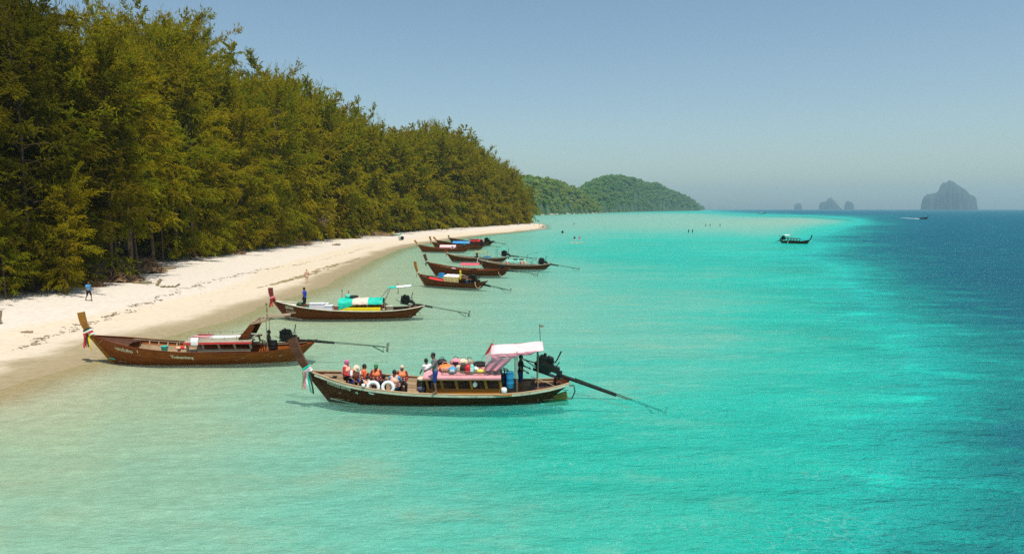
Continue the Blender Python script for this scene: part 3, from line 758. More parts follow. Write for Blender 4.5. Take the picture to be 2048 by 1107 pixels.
    def lathe(s, prof, c=(0, 0, 0), m=None, seg=14):
        c = Vector(c); m = m or Matrix.Identity(3); o = len(s.v)
        for r, z in prof:
            for j in range(seg):
                a = 2 * math.pi * j / seg; s.v.append(tuple(c + m @ Vector((r * math.cos(a), r * math.sin(a), z))))
        for i in range(len(prof) - 1):
            for j in range(seg): s.f.append((o + i * seg + j, o + i * seg + (j + 1) % seg, o + (i + 1) * seg + (j + 1) % seg, o + (i + 1) * seg + j))
        s.f.append(tuple(o + j for j in reversed(range(seg)))); e = o + (len(prof) - 1) * seg
        s.f.append(tuple(e + j for j in range(seg)))
        return s
    def mesh(s, name, mat, smooth=False):
        me = bpy.data.meshes.new(name); me.from_pydata(s.v, [], s.f); me.update()
        if mat: me.materials.append(mat)
        if smooth:
            me.polygons.foreach_set('use_smooth', [True] * len(me.polygons))
        return me
    def out(s, name, mat, parent=None, smooth=False):
        return link(name, s.mesh(name, mat, smooth), parent)

# ------------------------------------------------------------------ long tail boats
W_RED = wood('timber_orange_brown', (.15, .030, .006), (.25, .060, .010), (.17, .045, .015), 0.5, 0.0)
W_RED_WORN = wood('timber_red_brown_scuffed', (.15, .036, .006), (.29, .082, .013), (.19, .055, .012), 0.55, 0.75)
W_DARK = wood('timber_dark_brown', (.055, .014, .004), (.115, .033, .008), (.075, .024, .008), 0.5, 0.25, (.25, .17, .11))
W_BRN = wood('timber_brown', (.085, .020, .005), (.16, .043, .010), (.11, .032, .009), 0.5, 0.2)
W_TAN = wood('timber_tan', (.30, .20, .11), (.43, .31, .19), (.36, .27, .18), 0.6)
W_GOLD = wood('timber_golden', (.26, .11, .016), (.38, .18, .03), (.30, .15, .04), 0.5)
W_PROW = wood('timber_prow', (.075, .030, .016), (.13, .055, .030), (.10, .05, .035), 0.5)
W_GREY = wood('timber_weathered', (.26, .19, .12), (.38, .29, .20), (.30, .25, .19), 0.7)
PALE = paint('paint_pale_green_white', (.55, .56, .42), 0.5, 0.15, 2.0, dirt=0.35)
CREAM = paint('paint_cream', (.72, .68, .52), 0.5, 0.1, 2.0, dirt=0.25)
WHITE = paint('paint_white', (.80, .79, .76), 0.45, 0.08, 3.0, dirt=0.1)
BLACK = paint('black_iron', (.014, .013, .012), 0.45, 0.4, 8.0, 0.3, dirt=0.5, dirtc=(.06, .035, .02))
IRON = paint('oiled_iron', (.030, .026, .022), 0.4, 0.4, 8.0, 0.5)
GREENP = paint('green_painted_steel', (.02, .07, .035), 0.5, 0.3, 4.0)
STEEL = paint('bare_steel', (.35, .33, .30), 0.35, 0.25, 5.0, 0.8)
PINK = paint('pink_paint', (.62, .27, .29), 0.5, 0.14, 1.5, dirt=0.2)
PINKC = paint('pink_canvas', (.66, .26, .32), 0.8, 0.10, 1.2)
PINKL = paint('pale_pink_canvas', (.74, .56, .56), 0.8, 0.08, 1.2)  # paler pink than the side cloth; awning top, front curtain, other cloths
REDP = paint('red_paint', (.60, .045, .05), 0.45, 0.12, 2.0)
REDC = paint('red_cloth', (.56, .03, .03), 0.8, 0.2, 3.0)
DREDC = paint('dark_red_cloth', (.20, .015, .02), 0.85, 0.2, 4.0)
TURQ = paint('turquoise_tarpaulin', (.01, .50, .36), 0.55, 0.12, 2.0, bump=0.4)
PTARP = paint('pale_tarpaulin', (.66, .54, .44), 0.65, 0.1, 2.0, bump=0.4)
BLUET = paint('blue_tarpaulin', (.02, .27, .62), 0.55, 0.15, 2.0, bump=0.4)
YELP = paint('yellow_plastic', (.80, .62, .01), 0.4, 0.06, 2.0)
BLUEP = paint('blue_plastic', (.015, .22, .42), 0.4, 0.1, 2.0)
TEALP = paint('turquoise_paint', (.04, .45, .38), 0.5, 0.12, 2.0)
WHITEP = paint('white_plastic', (.82, .82, .80), 0.4, 0.04, 3.0)
FOAM = paint('white_foam_box', (.80, .81, .83), 0.7, 0.06, 2.0)
RUBBER = paint('black_rubber', (.015, .015, .014), 0.8, 0.2, 6.0)
ROPE = paint('rope', (.42, .34, .22), 0.9, 0.2, 20.0)
GREYG = paint('grey_green_paint', (.30, .28, .20), 0.55, 0.15, 2.0, dirt=0.3)
OCHRE = paint('ochre_keel', (.30, .20, .03), 0.6, 0.3, 4.0, dirt=0.4)

T_ = [0, .06, .13, .20, .27, .42, .66, .81, .93, 1.0]
ZS = [1.26, 1.14, 1.00, .87, .77, .63, .55, .575, .70, .84]
BT = [0, .03, .06, .113, .19, .31, .46, .66, .81, .93, 1.0]
BV = [.07, .24, .42, .74, 1.02, 1.22, 1.28, 1.24, 1.05, .72, .42]
ZK = ([0, .06, .15, .5, .85, .95, 1], [-.25, -.36, -.42, -.42, -.34, -.22, -.05])
def smooth_interp(x, xs, ys):
    """cubic (Catmull) through the table"""
    x = min(max(x, xs[0]), xs[-1]); i = 0
    while i < len(xs) - 2 and x > xs[i + 1]: i += 1
    x0, x1 = xs[i], xs[i + 1]; t = (x - x0) / (x1 - x0)
    m0 = (ys[i + 1] - ys[max(i - 1, 0)]) / (xs[i + 1] - xs[max(i - 1, 0)]) * (x1 - x0)
    m1 = (ys[min(i + 2, len(ys) - 1)] - ys[i]) / (xs[min(i + 2, len(xs) - 1)] - xs[i]) * (x1 - x0)
    return (2 * t ** 3 - 3 * t ** 2 + 1) * ys[i] + (t ** 3 - 2 * t ** 2 + t) * m0 + (-2 * t ** 3 + 3 * t ** 2) * ys[i + 1] + (t ** 3 - t ** 2) * m1

class Boat:
    def __init__(s, label, stem, stern, heel=0.0, hs=1.0, beam=1.0, prow=None, group='long tail boats moored along the beach', name='longtail_boat', depth_px=True):
        a = ground(*stem); b = ground(*stern)
        s.L = (b - a).length / .855; s.k = s.L / 11.65; s.hs = hs; s.bm = beam
        d = (b - a).normalized(); yaw = math.atan2(d.y, d.x)
        mid = a.lerp(b, .5) - d * (0.0)
        # t=0.0 lies .073 L ahead of the stem's waterline
        s.x0 = -(b - a).length / 2 - .073 * s.L
        s.root = empty(name, mid, yaw, label, 'boat', group)
        s.root.rotation_euler = (R(heel), 0, yaw)
        from mathutils import Euler
        s.M = Matrix.Translation(mid) @ Euler((R(heel), 0, yaw)).to_matrix().to_4x4(); s.Mi = s.M.inverted()
        s.flip = 1 if d.x > 0 else -1        # +1: the near side is local -y
        s.prow = prow
    def at(s, px, py, y):
        o = s.Mi @ Vector((0, 0, CAMH)); d = (s.Mi.to_3x3() @ ray(px, py)); t = (y * s.flip - o.y) / d.y
        p = o + d * t; return p
    def W(s, p): return s.M @ Vector(p)
    def zs(s, t): return smooth_interp(t, T_, ZS) * s.k * s.hs
    def zk(s, t): return float(np.interp(t, *ZK)) * s.k
    def b(s, t): return smooth_interp(t, BT, BV) * s.k * s.bm
    def sec(s, t, q, off=0.0, side=-1):
        zs, zk = s.zs(t), s.zk(t)
        rk = (.85 / 1.26) * (zs - zk) * max(0, 1 - t / .30) ** 1.5 - 1.0 * s.k * max(0, (t - .78) / .22) ** 1.6
        x = s.x0 + t * s.L + rk * (1 - q)
        y = max(.012, s.b(t) * q ** (.50 + .25 * max(0, 1 - t / .25)) + off)
        return Vector((x, side * y, zk + (zs - zk) * q))
    def tx(s, x): return (x - s.x0) / s.L
    def on_hull(s, x, z, side, off=.012):
        t = s.tx(x); q = .5
        for _ in range(12):
            t = min(max(t, 0), 1); q = min(max((z - s.zk(t)) / (s.zs(t) - s.zk(t)), .02), 1.05)
            t -= (s.sec(t, q).x - x) / s.L
        return s.sec(t, min(q, 1), off, side)
    def hull(s, mat, gun, rail, inner, n=26, strakes=6, planked=True, prow_mat=None, innerplank=None, foot=None, pk=1.0):
        r = s.root; ts = [i / n for i in range(n + 1)]; ts = [t ** 1.15 for t in ts]
        qs = [0, .1, .22, .36, .5, .66, .83, 1]
        m = MB()
        for sd in (-1, 1): m.grid([[s.sec(t, q, -.025 * s.k, sd) for q in qs] for t in ts], lambda p: Vector((0, -.03 * (1 if p.y > 0 else -1) if abs(p.y) > .05 else 0, .012)))
        tr = [s.sec(1, q, -.02, -1) for q in qs]; tl = [s.sec(1, q, -.02, 1) for q in qs]
        m.grid([tr, tl], Vector((-.04, 0, 0)))
        h = m.out('hull', mat, r)
        if planked:
            e = [i / strakes for i in range(strakes + 1)]
            for sd in (-1, 1):
                for i in range(strakes):
                    lo, hi = e[i], e[i + 1] + (.012 if i < strakes - 1 else 0)
                    rows = [[s.sec(t, lo + .004, .016, sd), s.sec(t, (lo + hi) / 2, .010, sd), s.sec(t, hi, .002, sd)] for t in ts]
                    MB().grid(rows, lambda p: Vector((0, -.018 * (1 if p.y > 0 else -1), 0))).out('plank', mat, h)
        # rails
        for sd in (-1, 1):
            m = MB(); m.sweep([s.sec(t, 1, -.03, sd) + Vector((0, 0, .03)) for t in ts], .11 * s.k, .05 * s.k)
            m.out('gunwale', gun, r)
            if rail:
                m = MB(); m.sweep([s.sec(t, .965, .032, sd) for t in ts[1:]], .05 * s.k, .085 * s.k); m.out('rub_rail', rail, r)
        # stem and prow post
        foot_p = s.sec(0, 0); head = s.sec(0, 1)
        tipx, tipz = s.prow if s.prow else (head.x - .85 * s.k, 2.6 * s.k * s.hs)
        tip = Vector((tipx, 0, tipz)); pts = []
        for i in range(7): pts.append(foot_p.lerp(head, i / 6) * 1.0)
        dd = (head - foot_p).normalized() * (tip - head).length
        for i in range(1, 7):
            u = i / 6; a = head + dd * u; pts.append(a.lerp(tip, u ** 1.2) if False else (head * (1 - u) ** 2 + (head + dd * .5) * 2 * u * (1 - u) + tip * u * u))
        ws = [.12] * 7 + [.14, .16, .18, .20, .21, .22]; hs = [.16, .17, .18, .19, .2, .21, .22, .24, .26, .28, .30, .31, .31]
        m = MB(); m.sweep(pts, [w_ * s.k * 1.15 * pk for w_ in ws], [h_ * s.k * 1.2 * pk for h_ in hs]); m.out('prow', prow_mat or mat, r)
        s.pp = pts; s.ph = hs
        if foot:
            m = MB(); m.sweep([s.sec(t, q, .03, -1 * s.flip) for t, q in ((.0, .20), (.03, .235), (.07, .25), (.12, .25), (.17, .24))], .03, .06); m.out('paint_stripe', foot, h)
        # floor boards and thwarts
        zf = .10 * s.k
        return h
    def halfw(s, t, z, side=-1):
        q = min(max((z - s.zk(t)) / (s.zs(t) - s.zk(t)), 0), 1); return abs(s.sec(t, q, -.06).y)
    def floor(s, mat, t0=.10, t1=.93, z=.10, wd=.30, single=False):
        z *= s.k; n = int((t1 - t0) * s.L / wd); m = MB()
        for i in range(n):
            t = t0 + (t1 - t0) * (i + .5) / n; hw = s.halfw(t, z + .02) - .02
            if hw < .12: continue
            c = (s.x0 + t * s.L, 0, z + .004 * (i % 2)); d = (wd * .93, 2 * hw, .03)
            if single: m.box(c, d)
            else: MB().box(c, d).out('plank', mat, s.root)
        if single: m.out('deck', mat, s.root)
    def thwart(s, mat, t, z, w_=.26):
        hw = s.halfw(t, z) - .01; MB().box((s.x0 + t * s.L, 0, z), (w_, 2 * hw, .045)).out('thwart', mat, s.root)
    def foredeck(s, mat, t0, t1, drop=.05, n=5, individual=True):
        """planked foredeck running fore and aft just below the rail"""
        m = MB()
        for j in range(n):
            rows = []
            for i in range(9):
                t = t0 + (t1 - t0) * i / 8; hw = max(s.b(t) - .07, .03); a = -hw + 2 * hw * (j + .04) / n; b = -hw + 2 * hw * (j + .96) / n
                z = s.zs(t) - drop; x = s.x0 + t * s.L - .35 * s.k * (i / 8) ** 2 * (1 - abs((a + b) / 2 / hw)) * 1.0
                rows.append([Vector((x, a, z + .03 * (1 - (a / hw) ** 2))), Vector((x, b, z + .03 * (1 - (b / hw) ** 2)))])
            q = MB().grid(rows, Vector((0, 0, -.03)))
            if individual: q.out('plank', mat, s.root)
            else: o = len(m.v); m.v += q.v; m.f += [tuple(o + k for k in f) for f in q.f]
        if not individual: m.out('foredeck', mat, s.root)
    def lettering(s, text, px, py, h, mat, slope=None, length=None, extra=None):
        """painted letters that follow the planking on the near side"""
        cu = bpy.data.curves.new('lettering', 'FONT'); cu.body = text; cu.size = 1.0; cu.resolution_u = 3; cu.offset = 0.032
        ob = bpy.data.objects.new('lettering', cu); COL.objects.link(ob)
        me = bpy.data.meshes.new_from_object(ob.evaluated_get(bpy.context.evaluated_depsgraph_get())); bpy.data.objects.remove(ob)
        n = len(me.vertices); co = np.zeros(n * 3, np.float32); me.vertices.foreach_get('co', co); co = co.reshape(-1, 3)
        w0 = max(co[:, 0].max(), .01); ex = (length / w0) if length else h
        p = s.at(px, py, 0); p = s.at(px, py, -abs(s.on_hull(p.x, p.z, -1).y)); p = s.at(px, py, -abs(s.on_hull(p.x, p.z, -1).y))
        zrel = s.zs(s.tx(p.x)) - p.z
        out = []
        for x, y_, _ in co:
            X_ = p.x + x * ex; z = s.zs(min(max(s.tx(X_), 0), 1)) - zrel + y_ * h
            out.append(tuple(s.on_hull(X_, z, -s.flip, .026)))
        me.vertices.foreach_set('co', np.array(out, np.float32).ravel()); me.update(); me.materials.clear(); me.materials.append(mat)
        return link('lettering', me, s.root)
    def engine(s, piv, end, size=1.0, tilt=None, hous=.50, prop=True, color=None, radiator=True, handle=1.2):
        """car engine on a swivel at the stern; long shaft from the pivot out to the propeller"""
        piv = Vector(piv); end = Vector(end); d = (end - piv); Ls = d.length; X = d.normalized()
        Yv = Vector((0, 1, 0)); Yv = (Yv - X * Yv.dot(X)).normalized(); Z = X.cross(Yv); M3 = Matrix((X, Yv, Z)).transposed()
        k = size; P = lambda x, y, z: piv + M3 @ Vector((x * k, y * k, z * k)); bx = lambda m, c, dd: m.box(P(*c), tuple(q * k for q in dd), M3)
        r = s.root
        m = MB(); bx(m, (-.62, 0, .20), (.72, .40, .42)); bx(m, (-.62, .0, .47), (.66, .26, .16))
        for i in range(4): bx(m, (-.86 + .16 * i, 0, .58), (.10, .20, .08))
        bx(m, (-.60, -.23, .28), (.5, .08, .14)); bx(m, (-.60, .24, .34), (.56, .08, .10)); bx(m, (-.62, 0, -.06), (.6, .3, .12))
        e = m.out('engine', color or BLACK, r)
        m = MB(); m.tube([P(-1.02, 0, .22), P(-.96, 0, .22)], .19 * k, 12); m.tube([P(-1.06, 0, .45), P(-.98, 0, .45)], .10 * k, 10); m.tube([P(-1.06, .14, .1), P(-.98, .14, .1)], .08 * k, 10); m.out('pulley', IRON, e)
        m = MB(); m.tube([P(-.5, -.1, .6), P(-.5, -.1, .68)], .15 * k, 12); m.tube([P(-.75, .1, .55), P(-.75, .1, .70)], .07 * k, 8); m.out('air_filter', IRON, e)
        m = MB(); m.tube([P(-.32, .22, .36), P(-.18, .24, .42), P(-.14, .24, .62), P(-.10, .24, 1.0)], .032 * k, 7); m.out('exhaust_pipe', color or BLACK, e)
        m = MB(); bx(m, (-.10, 0, .18), (.34, .26, .28)); bx(m, (.12, 0, .10), (.22, .2, .2)); m.tube([P(-.1, .05, .3), P(-.02, .1, .55)], .02 * k, 5); m.out('gearbox', IRON, e)
        m = MB(); bx(m, (-.4, 0, -.14), (1.3, .34, .05)); m.tube([P(0, 0, -.1), P(0, 0, -.1) - Vector((0, 0, .45 * k))], .05 * k, 8)
        m.bar(P(.05, -.15, -.1), P(.55, 0, 0), .05 * k); m.bar(P(.05, .15, -.1), P(.55, 0, 0), .05 * k); m.out('engine_mount', IRON, r)
        m = MB(); m.tube([P(-.75, .16, -.1), P(-1.0, .16, -.06), P(-1.0 - handle, .1, .12)], .024 * k, 6); m.out('tiller', GREENP if color is None else color, r)
        hl = Ls * hous
        m = MB(); m.tube([piv + X * (.1 * k), piv + X * hl], [.085 * k, .075 * k], 8); m.out('shaft_housing', IRON, r)
        m = MB(); m.tube([piv + X * (hl * .96) + Z * .0, end], .028 * k, 6); sh = m.out('drive_shaft', GREENP, r)
        m = MB(); m.bar(piv + X * (hl * .3) + Z * .10 * k, piv + X * (Ls * .97) + Z * .035 * k, .03 * k, .03 * k); m.out('brace', GREENP, r)
        if prop:
            m = MB(); m.tube([end - X * .06, end + X * .1], [.05 * k, .03 * k], 7)
            for sg in (1, -1):
                u = (Z * sg); q = X * .07 * sg
                m.grid([[end - Yv * .05 - q * .5, end + Yv * .05 + q * .5], [end + u * .16 - Yv * .08 - q, end + u * .16 + Yv * .08 + q], [end + u * .27 - Yv * .05 - q, end + u * .27 + Yv * .03 + q]], X * .012)
            m.out('propeller', STEEL if color is None else color, sh)
            m = MB(); m.bar(end - X * 1.0 * k, end - X * .22 * k - Z * .34 * k, .03, .05); m.bar(end - X * .30 * k, end - X * .22 * k - Z * .36 * k, .02); m.out('skeg', GREENP, sh)
        return e
    def ribbons(s, u, cols, drop=.8, label='', wrap=None, group=None):
        """cloth tied round the prow post, tails hanging"""
        i = u * (len(s.pp) - 1); i0 = int(i); p = s.pp[i0].lerp(s.pp[min(i0 + 1, len(s.pp) - 1)], i - i0)
        t = (s.pp[min(i0 + 1, len(s.pp) - 1)] - s.pp[i0]).normalized()
        e = empty('prow_ribbons', s.W(p), 0, label, 'ribbons', group); e.rotation_euler = s.root.rotation_euler
        h = s.ph[min(i0, len(s.ph) - 1)] * s.k
        for j, c in enumerate(wrap or cols[:2]):
            q = t * (.11 * s.k * (j - (len(wrap or cols[:2]) - 1) / 2))
            m = MB(); m.sweep([q - t * .055 * s.k, q - t * .03 * s.k, q + t * .03 * s.k, q + t * .055 * s.k], [w_ * s.k for w_ in (.23, .27, .27, .23)], [h + .05 * s.k, h + .09 * s.k, h + .09 * s.k, h + .05 * s.k]); m.out('wrap', c, e)
        g = random.Random(len(label))
        for j, c in enumerate(cols):
            w_ = .09 * s.k * g.uniform(.8, 1.4); dl = drop * g.uniform(.7, 1.1); y0 = -.14 * s.flip * s.k; x0 = (-.16 + .085 * j) * s.k
            rows = []
            for i in range(8):
                f = i / 7; rows.append([Vector((x0 + .03 * math.sin(f * 5 + j) + (j - 1) * .03 * f - w_ / 2, y0 - .02 * math.cos(f * 4 + j) - .02 * j, -.02 - dl * f)), Vector((x0 + .03 * math.sin(f * 5 + j) + (j - 1) * .03 * f + w_ / 2 * (1 - .3 * f), y0 - .035 * s.flip * math.sin(f * 6 + j) - .03 - .02 * j, -.02 - dl * f - .03))])
            MB().grid(rows, Vector((.0, .006, 0))).out('streamer', c, e)
        return e
    def cabin(s, x0, x1, yw, zb, zt, nwin, wall, rake=.08, low=.30, topb=.10, front=True):
        """side walls with open windows between raked posts"""
        r = s.root; L = x1 - x0
        for sd in (-1, 1):
            y = yw * sd; zb_ = zb
            w_ = MB(); w_.box(((x0 + x1) / 2, y, zb_ + low * (zt - zb_) / 2), (L, .04, low * (zt - zb_))).out('cabin_wall', wall, r)
            MB().box(((x0 + x1) / 2, y, zt - topb * (zt - zb_) / 2), (L, .045, topb * (zt - zb_))).out('wall_beam', wall, r)
            for i in range(nwin + 1):
                xa = x0 + .03 + (L - .06) * i / nwin
                MB().bar((xa + rake, y, zb_ + low * (zt - zb_)), (xa - rake * .2, y, zt - topb * (zt - zb_)), .05, .11, (1, 0, 0)).out('window_post', wall, r)
        return r
    def roof(s, x0, x1, yw, z, camber, mat, th=.05, name='roof', n=8, mat2=None):
        rows = [[Vector((x, yw * (-1 + 2 * j / n), z + camber * (1 - (2 * j / n - 1) ** 2))) for j in range(n + 1)] for x in np.linspace(x0, x1, 7)]
        return MB().grid(rows, Vector((0, 0, -th))).out(name, mat, s.root)
    def post(s, a, b, w_=.04, mat=None, name='post'):
        return MB().tube([a, b], w_ / 2, 6).out(name, mat or STEEL, s.root)
# ------------------------------------------------------------------ the boats themselves
def wheel_stand(b, px, py, y, rad=.19, mat=None, tilt=20):
    p = b.at(px, py, y); m = MB()
    rot = Matrix.Rotation(R(tilt), 3, 'Y')
    m.torus(p, rad, .018, rot, 18, 6)
    for a in (0, 2.1, 4.2): m.tube([p, p + rot @ Vector((math.cos(a) * rad, math.sin(a) * rad, 0))], .012, 5)
    m.tube([p, (p.x + .05, p.y, .12)], .03, 6)
    return m.out('steering_wheel', mat or IRON, b.root)
def thing_mesh(name, mb, mat, b, p, label, cat, group=None, smooth=True, rz=0.0):
    """a thing lying in or on a boat: its own top-level object, mesh about its own base"""
    o = mb.out(name, mat, None, smooth)
    o.location = b.W(p) if b else p
    if b: o.rotation_euler = (b.root.rotation_euler.x, 0, b.root.rotation_euler.z + rz)
    else: o.rotation_euler = (0, 0, rz)
    return tag(o, label, cat, group)
def sack(w_, d_, h_, seed):
    g = random.Random(seed); m = MB(); m.ell((0, 0, h_ * .48), (w_ / 2, d_ / 2, h_ * .52), 12, 8, None, .07, seed); return m
def rope_loop(b, pts, label, r=.018, name='rope'):
    P = [Vector(p) for p in pts]; Q = []
    for i in range(len(P) - 1):
        p0, p1, p2, p3 = P[max(i - 1, 0)], P[i], P[i + 1], P[min(i + 2, len(P) - 1)]
        for k in range(6):
            t = k / 6; Q.append(.5 * ((2 * p1) + (p2 - p0) * t + (2 * p0 - 5 * p1 + 4 * p2 - p3) * t * t + (3 * p1 - p0 - 3 * p2 + p3) * t ** 3))
    Q.append(P[-1]); c = Q[0].copy(); m = MB(); m.tube([q - c for q in Q], r, 5)
    o = m.out(name, ROPE, None, True); o.location = c
    return tag(o, label, 'rope')

# ---- the near boat with the passengers
B4 = Boat('dark brown long tail boat full of passengers with a pink awning and pink cabin roof', (660, 797), (1101, 797), heel=3.0, group='long tail boats moored along the beach')
p = B4.at(584, 676, 0); B4.prow = (p.x, p.z)
B4.hull(W_DARK, W_TAN, PALE, W_TAN, 30, 6, True, W_PROW, foot=PALE)
b = B4
# inner sheathing of pale planks on the side away from the camera
for i in range(5):
    rows = []
    for k in range(15):
        t = .045 + .90 * k / 14; q0, q1 = .34 + .125 * i, .34 + .125 * (i + 1) - .008
        rows.append([b.sec(t, q0, -.075, 1), b.sec(t, q1, -.075, 1)])
    MB().grid(rows, Vector((0, .015, 0))).out('plank', W_TAN, b.root)
for k in range(12):
    t = .12 + .07 * k; MB().sweep([b.sec(t, q, -.10, 1) for q in (.3, .5, .7, .85, .97)], .05, .05, (1, 0, 0)).out('rib', W_GOLD, b.root)
b.floor(W_TAN, .09, .94, .10, .34)
b.foredeck(W_TAN, .015, .10, .10, 5)
for t in (.13, .19, .26, .33): b.thwart(W_TAN, t, .30 + .15 * (t < .15))
# side decks between rail and cabin, stern deck
xa, xb = b.at(852, 772, -.92).x, b.at(1001, 772, -.92).x
zd = b.zs(.5) - .02
for sd in (-1, 1):
    for j in range(2):
        rows = [[Vector((x, sd * (.93 + .155 * j), zd)), Vector((x, sd * (.93 + .155 * j + .148), zd))] for x in np.linspace(xa - .1, xb + .5, 6)]
        MB().grid(rows, Vector((0, 0, -.03))).out('plank', W_GOLD, b.root)
for i in range(7):
    t = .865 + .017 * i; hw = b.b(t) - .06; MB().box((b.x0 + t * b.L, 0, b.zs(t) - .10), (.185, 2 * hw, .03)).out('plank', W_PROW, b.root)
zb, zt = zd, b.at(930, 757, -.95).z
b.cabin(xa, xb, .93, zb, zt, 5, W_GOLD, .07, .30, .10)
b.roof(xa - .12, xb + .02, 1.06, zt + .03, .20, PINK, .05)
for sd in (-1, 1):
    MB().box(((xa + xb) / 2 - .05, sd * 1.075, zt + .035), (xb - xa + .16, .04, .075)).out('eave', PINK, b.root)
    MB().box(((xa + xb) / 2 - .05, sd * 1.04, zt - .025), (xb - xa + .10, .05, .045)).out('eave_board', W_GOLD, b.root)
# low rail round the roof load
m = MB(); z0 = zt + .08; xr0, xr1 = b.at(884, 745, -.8).x, xb - .05
for yy in (-.80, .80):
    for x in np.linspace(xr0, xr1, 9): m.tube([(x, yy, z0), (x, yy, z0 + .20)], .012, 5)
    m.tube([(xr0, yy, z0 + .20), (xr1, yy, z0 + .20)], .014, 5); m.tube([(xr0, yy, z0 + .11), (xr1, yy, z0 + .11)], .010, 5)
m.tube([(xr0, -.8, z0 + .2), (xr0, .8, z0 + .2)], .014, 5); m.tube([(xr1, -.8, z0 + .2), (xr1, .8, z0 + .2)], .014, 5)
m.out('roof_rail', GREYG, b.root)
# arched door at the front of the cabin
m = MB(); m.torus((xa - .06, 0, zb), .62, .03, Matrix(((0, 0, 1), (0, 1, 0), (-1, 0, 0))).transposed() @ Matrix.Rotation(0, 3, 'X'), 16, 6, math.pi * .5, math.pi * 1.5); m.out('door_arch', W_BRN, b.root)
# awning over the helm
zf = b.at(983, 690, .8).z
x0_, x1_ = b.at(984, 690, .8).x, b.at(1084, 684, .8).x
rows = []
for i in range(9):
    u = i / 8; x = x0_ + (x1_ - x0_) * u; zz = zf + .18 * u ** 1.5 + .02 * math.sin(u * 9)
    rows.append([Vector((x, y, zz + .14 * (1 - (y / .85) ** 2) * (1 - .3 * u) + .015 * math.sin(7 * y + 5 * u))) for y in np.linspace(-.85, .85, 9)])
MB().grid(rows, Vector((0, 0, -.015))).out('awning', PINKL, b.root, True)
rows = []
for i in range(15):
    u = i / 14; x = x0_ + (x1_ - x0_) * (u * .86); zz = zf + .18 * u ** 1.5
    dl = .26 + .05 * math.sin(u * 17) - .17 * u
    rows.append([Vector((x, -.86, zz)), Vector((x + .01, -.885 - .015 * math.sin(u * 30), zz - dl * .5)), Vector((x + .02, -.875, zz - dl))])
MB().grid(rows, Vector((0, .01, 0))).out('valance', PINKC, b.root)
# curtain drawn down to the cabin roof at the front of the awning
rows = []
for j in range(10):
    u = j / 9; top = Vector((x0_ + .05 + .85 * u, -.87, zf + .02 - .20)); bot = Vector((b.at(966, 738, -.8).x + .70 * u, -.84, zt + .34)); r_ = []
    for i in range(8):
        v = i / 7; q = top.lerp(bot, v); q.x += .10 * math.sin(v * math.pi) * (u - .2) - .16 * u * v * (1 - v); q.y += .05 * math.sin(u * 14) * v; r_.append(q)
    rows.append(r_)
MB().grid(rows, Vector((0, .012, 0))).out('curtain', PINKC, b.root)
rows = [[Vector((x0_ + .02 - .28 * v + .01 * math.sin(u * 20), -.86 + 1.72 * u, zf + .02 + .13 * (1 - (2 * u - 1) ** 2) * (1 - v) - .55 * v)) for v in np.linspace(0, 1, 5)] for u in np.linspace(0, 1, 12)]
MB().grid(rows, Vector((.012, 0, 0))).out('curtain', PINKL, b.root)
for px, y in ((1034, -.80), (1030, .80), (1076, -.6), (1074, .6)):
    q = b.at(px, 740, y); b.post((q.x, y, .12), (q.x, y, zf + .14), .045, W_GREY)
for sd in (-.84, .84): b.post((x0_, sd, zf - .02), (x1_, sd, zf + .16), .03, W_GREY, 'awning_rail')
wheel_stand(b, 1009, 738, -.25)
e_ = b.engine(b.at(1112, 747, 0), b.at(1330, 824, -.1), 1.0, hous=.55, handle=.55)
m = MB(); q = b.at(1050, 719, .1); m.tube([b.at(1046, 718, .1), b.at(1078, 727, .1)], .03, 6); m.out('tiller', GREENP, b.root)
# skeg of yellowed timber and boarding step under the counter
m = MB(); xs_ = b.at(1090, 800, 0).x; xe = b.at(1138, 800, 0).x
m.quadbox([(xs_, -.05, -.30), (xe, -.05, -.30), (xe, .05, -.30), (xs_, .05, -.30), (xs_ - .2, -.05, -.02), (xe - .12, -.05, .36), (xe - .12, .05, .36), (xs_ - .2, .05, -.02)]); m.out('rudder_skeg', OCHRE, b.root)
q = b.at(1143, 778, 0); m = MB(); m.tube([(q.x - .45, 0, .62), (q.x + .1, 0, .62), (q.x + .16, 0, .35), (q.x + .02, 0, .02), (q.x - .15, 0, .0)], .03, 6); m.out('boarding_step', IRON, b.root)
b.lettering('หยดน้ำค้าง', 655, 766, .27, PALE, length=1.15)
b.lettering('4', 711, 786, .20, PALE, length=.14)
b.lettering('ธงชัย', 637, 751, .10, PALE, length=.22) if False else None
RB = 'ribbons tied round the prows'
B4.ribbons(.545, [ROPE, PINKC, WHITE, TURQ, GREENP], .95, 'white and turquoise cloth with long tails tied round the near passenger boat prow', [WHITE, PINKL, TURQ], RB)
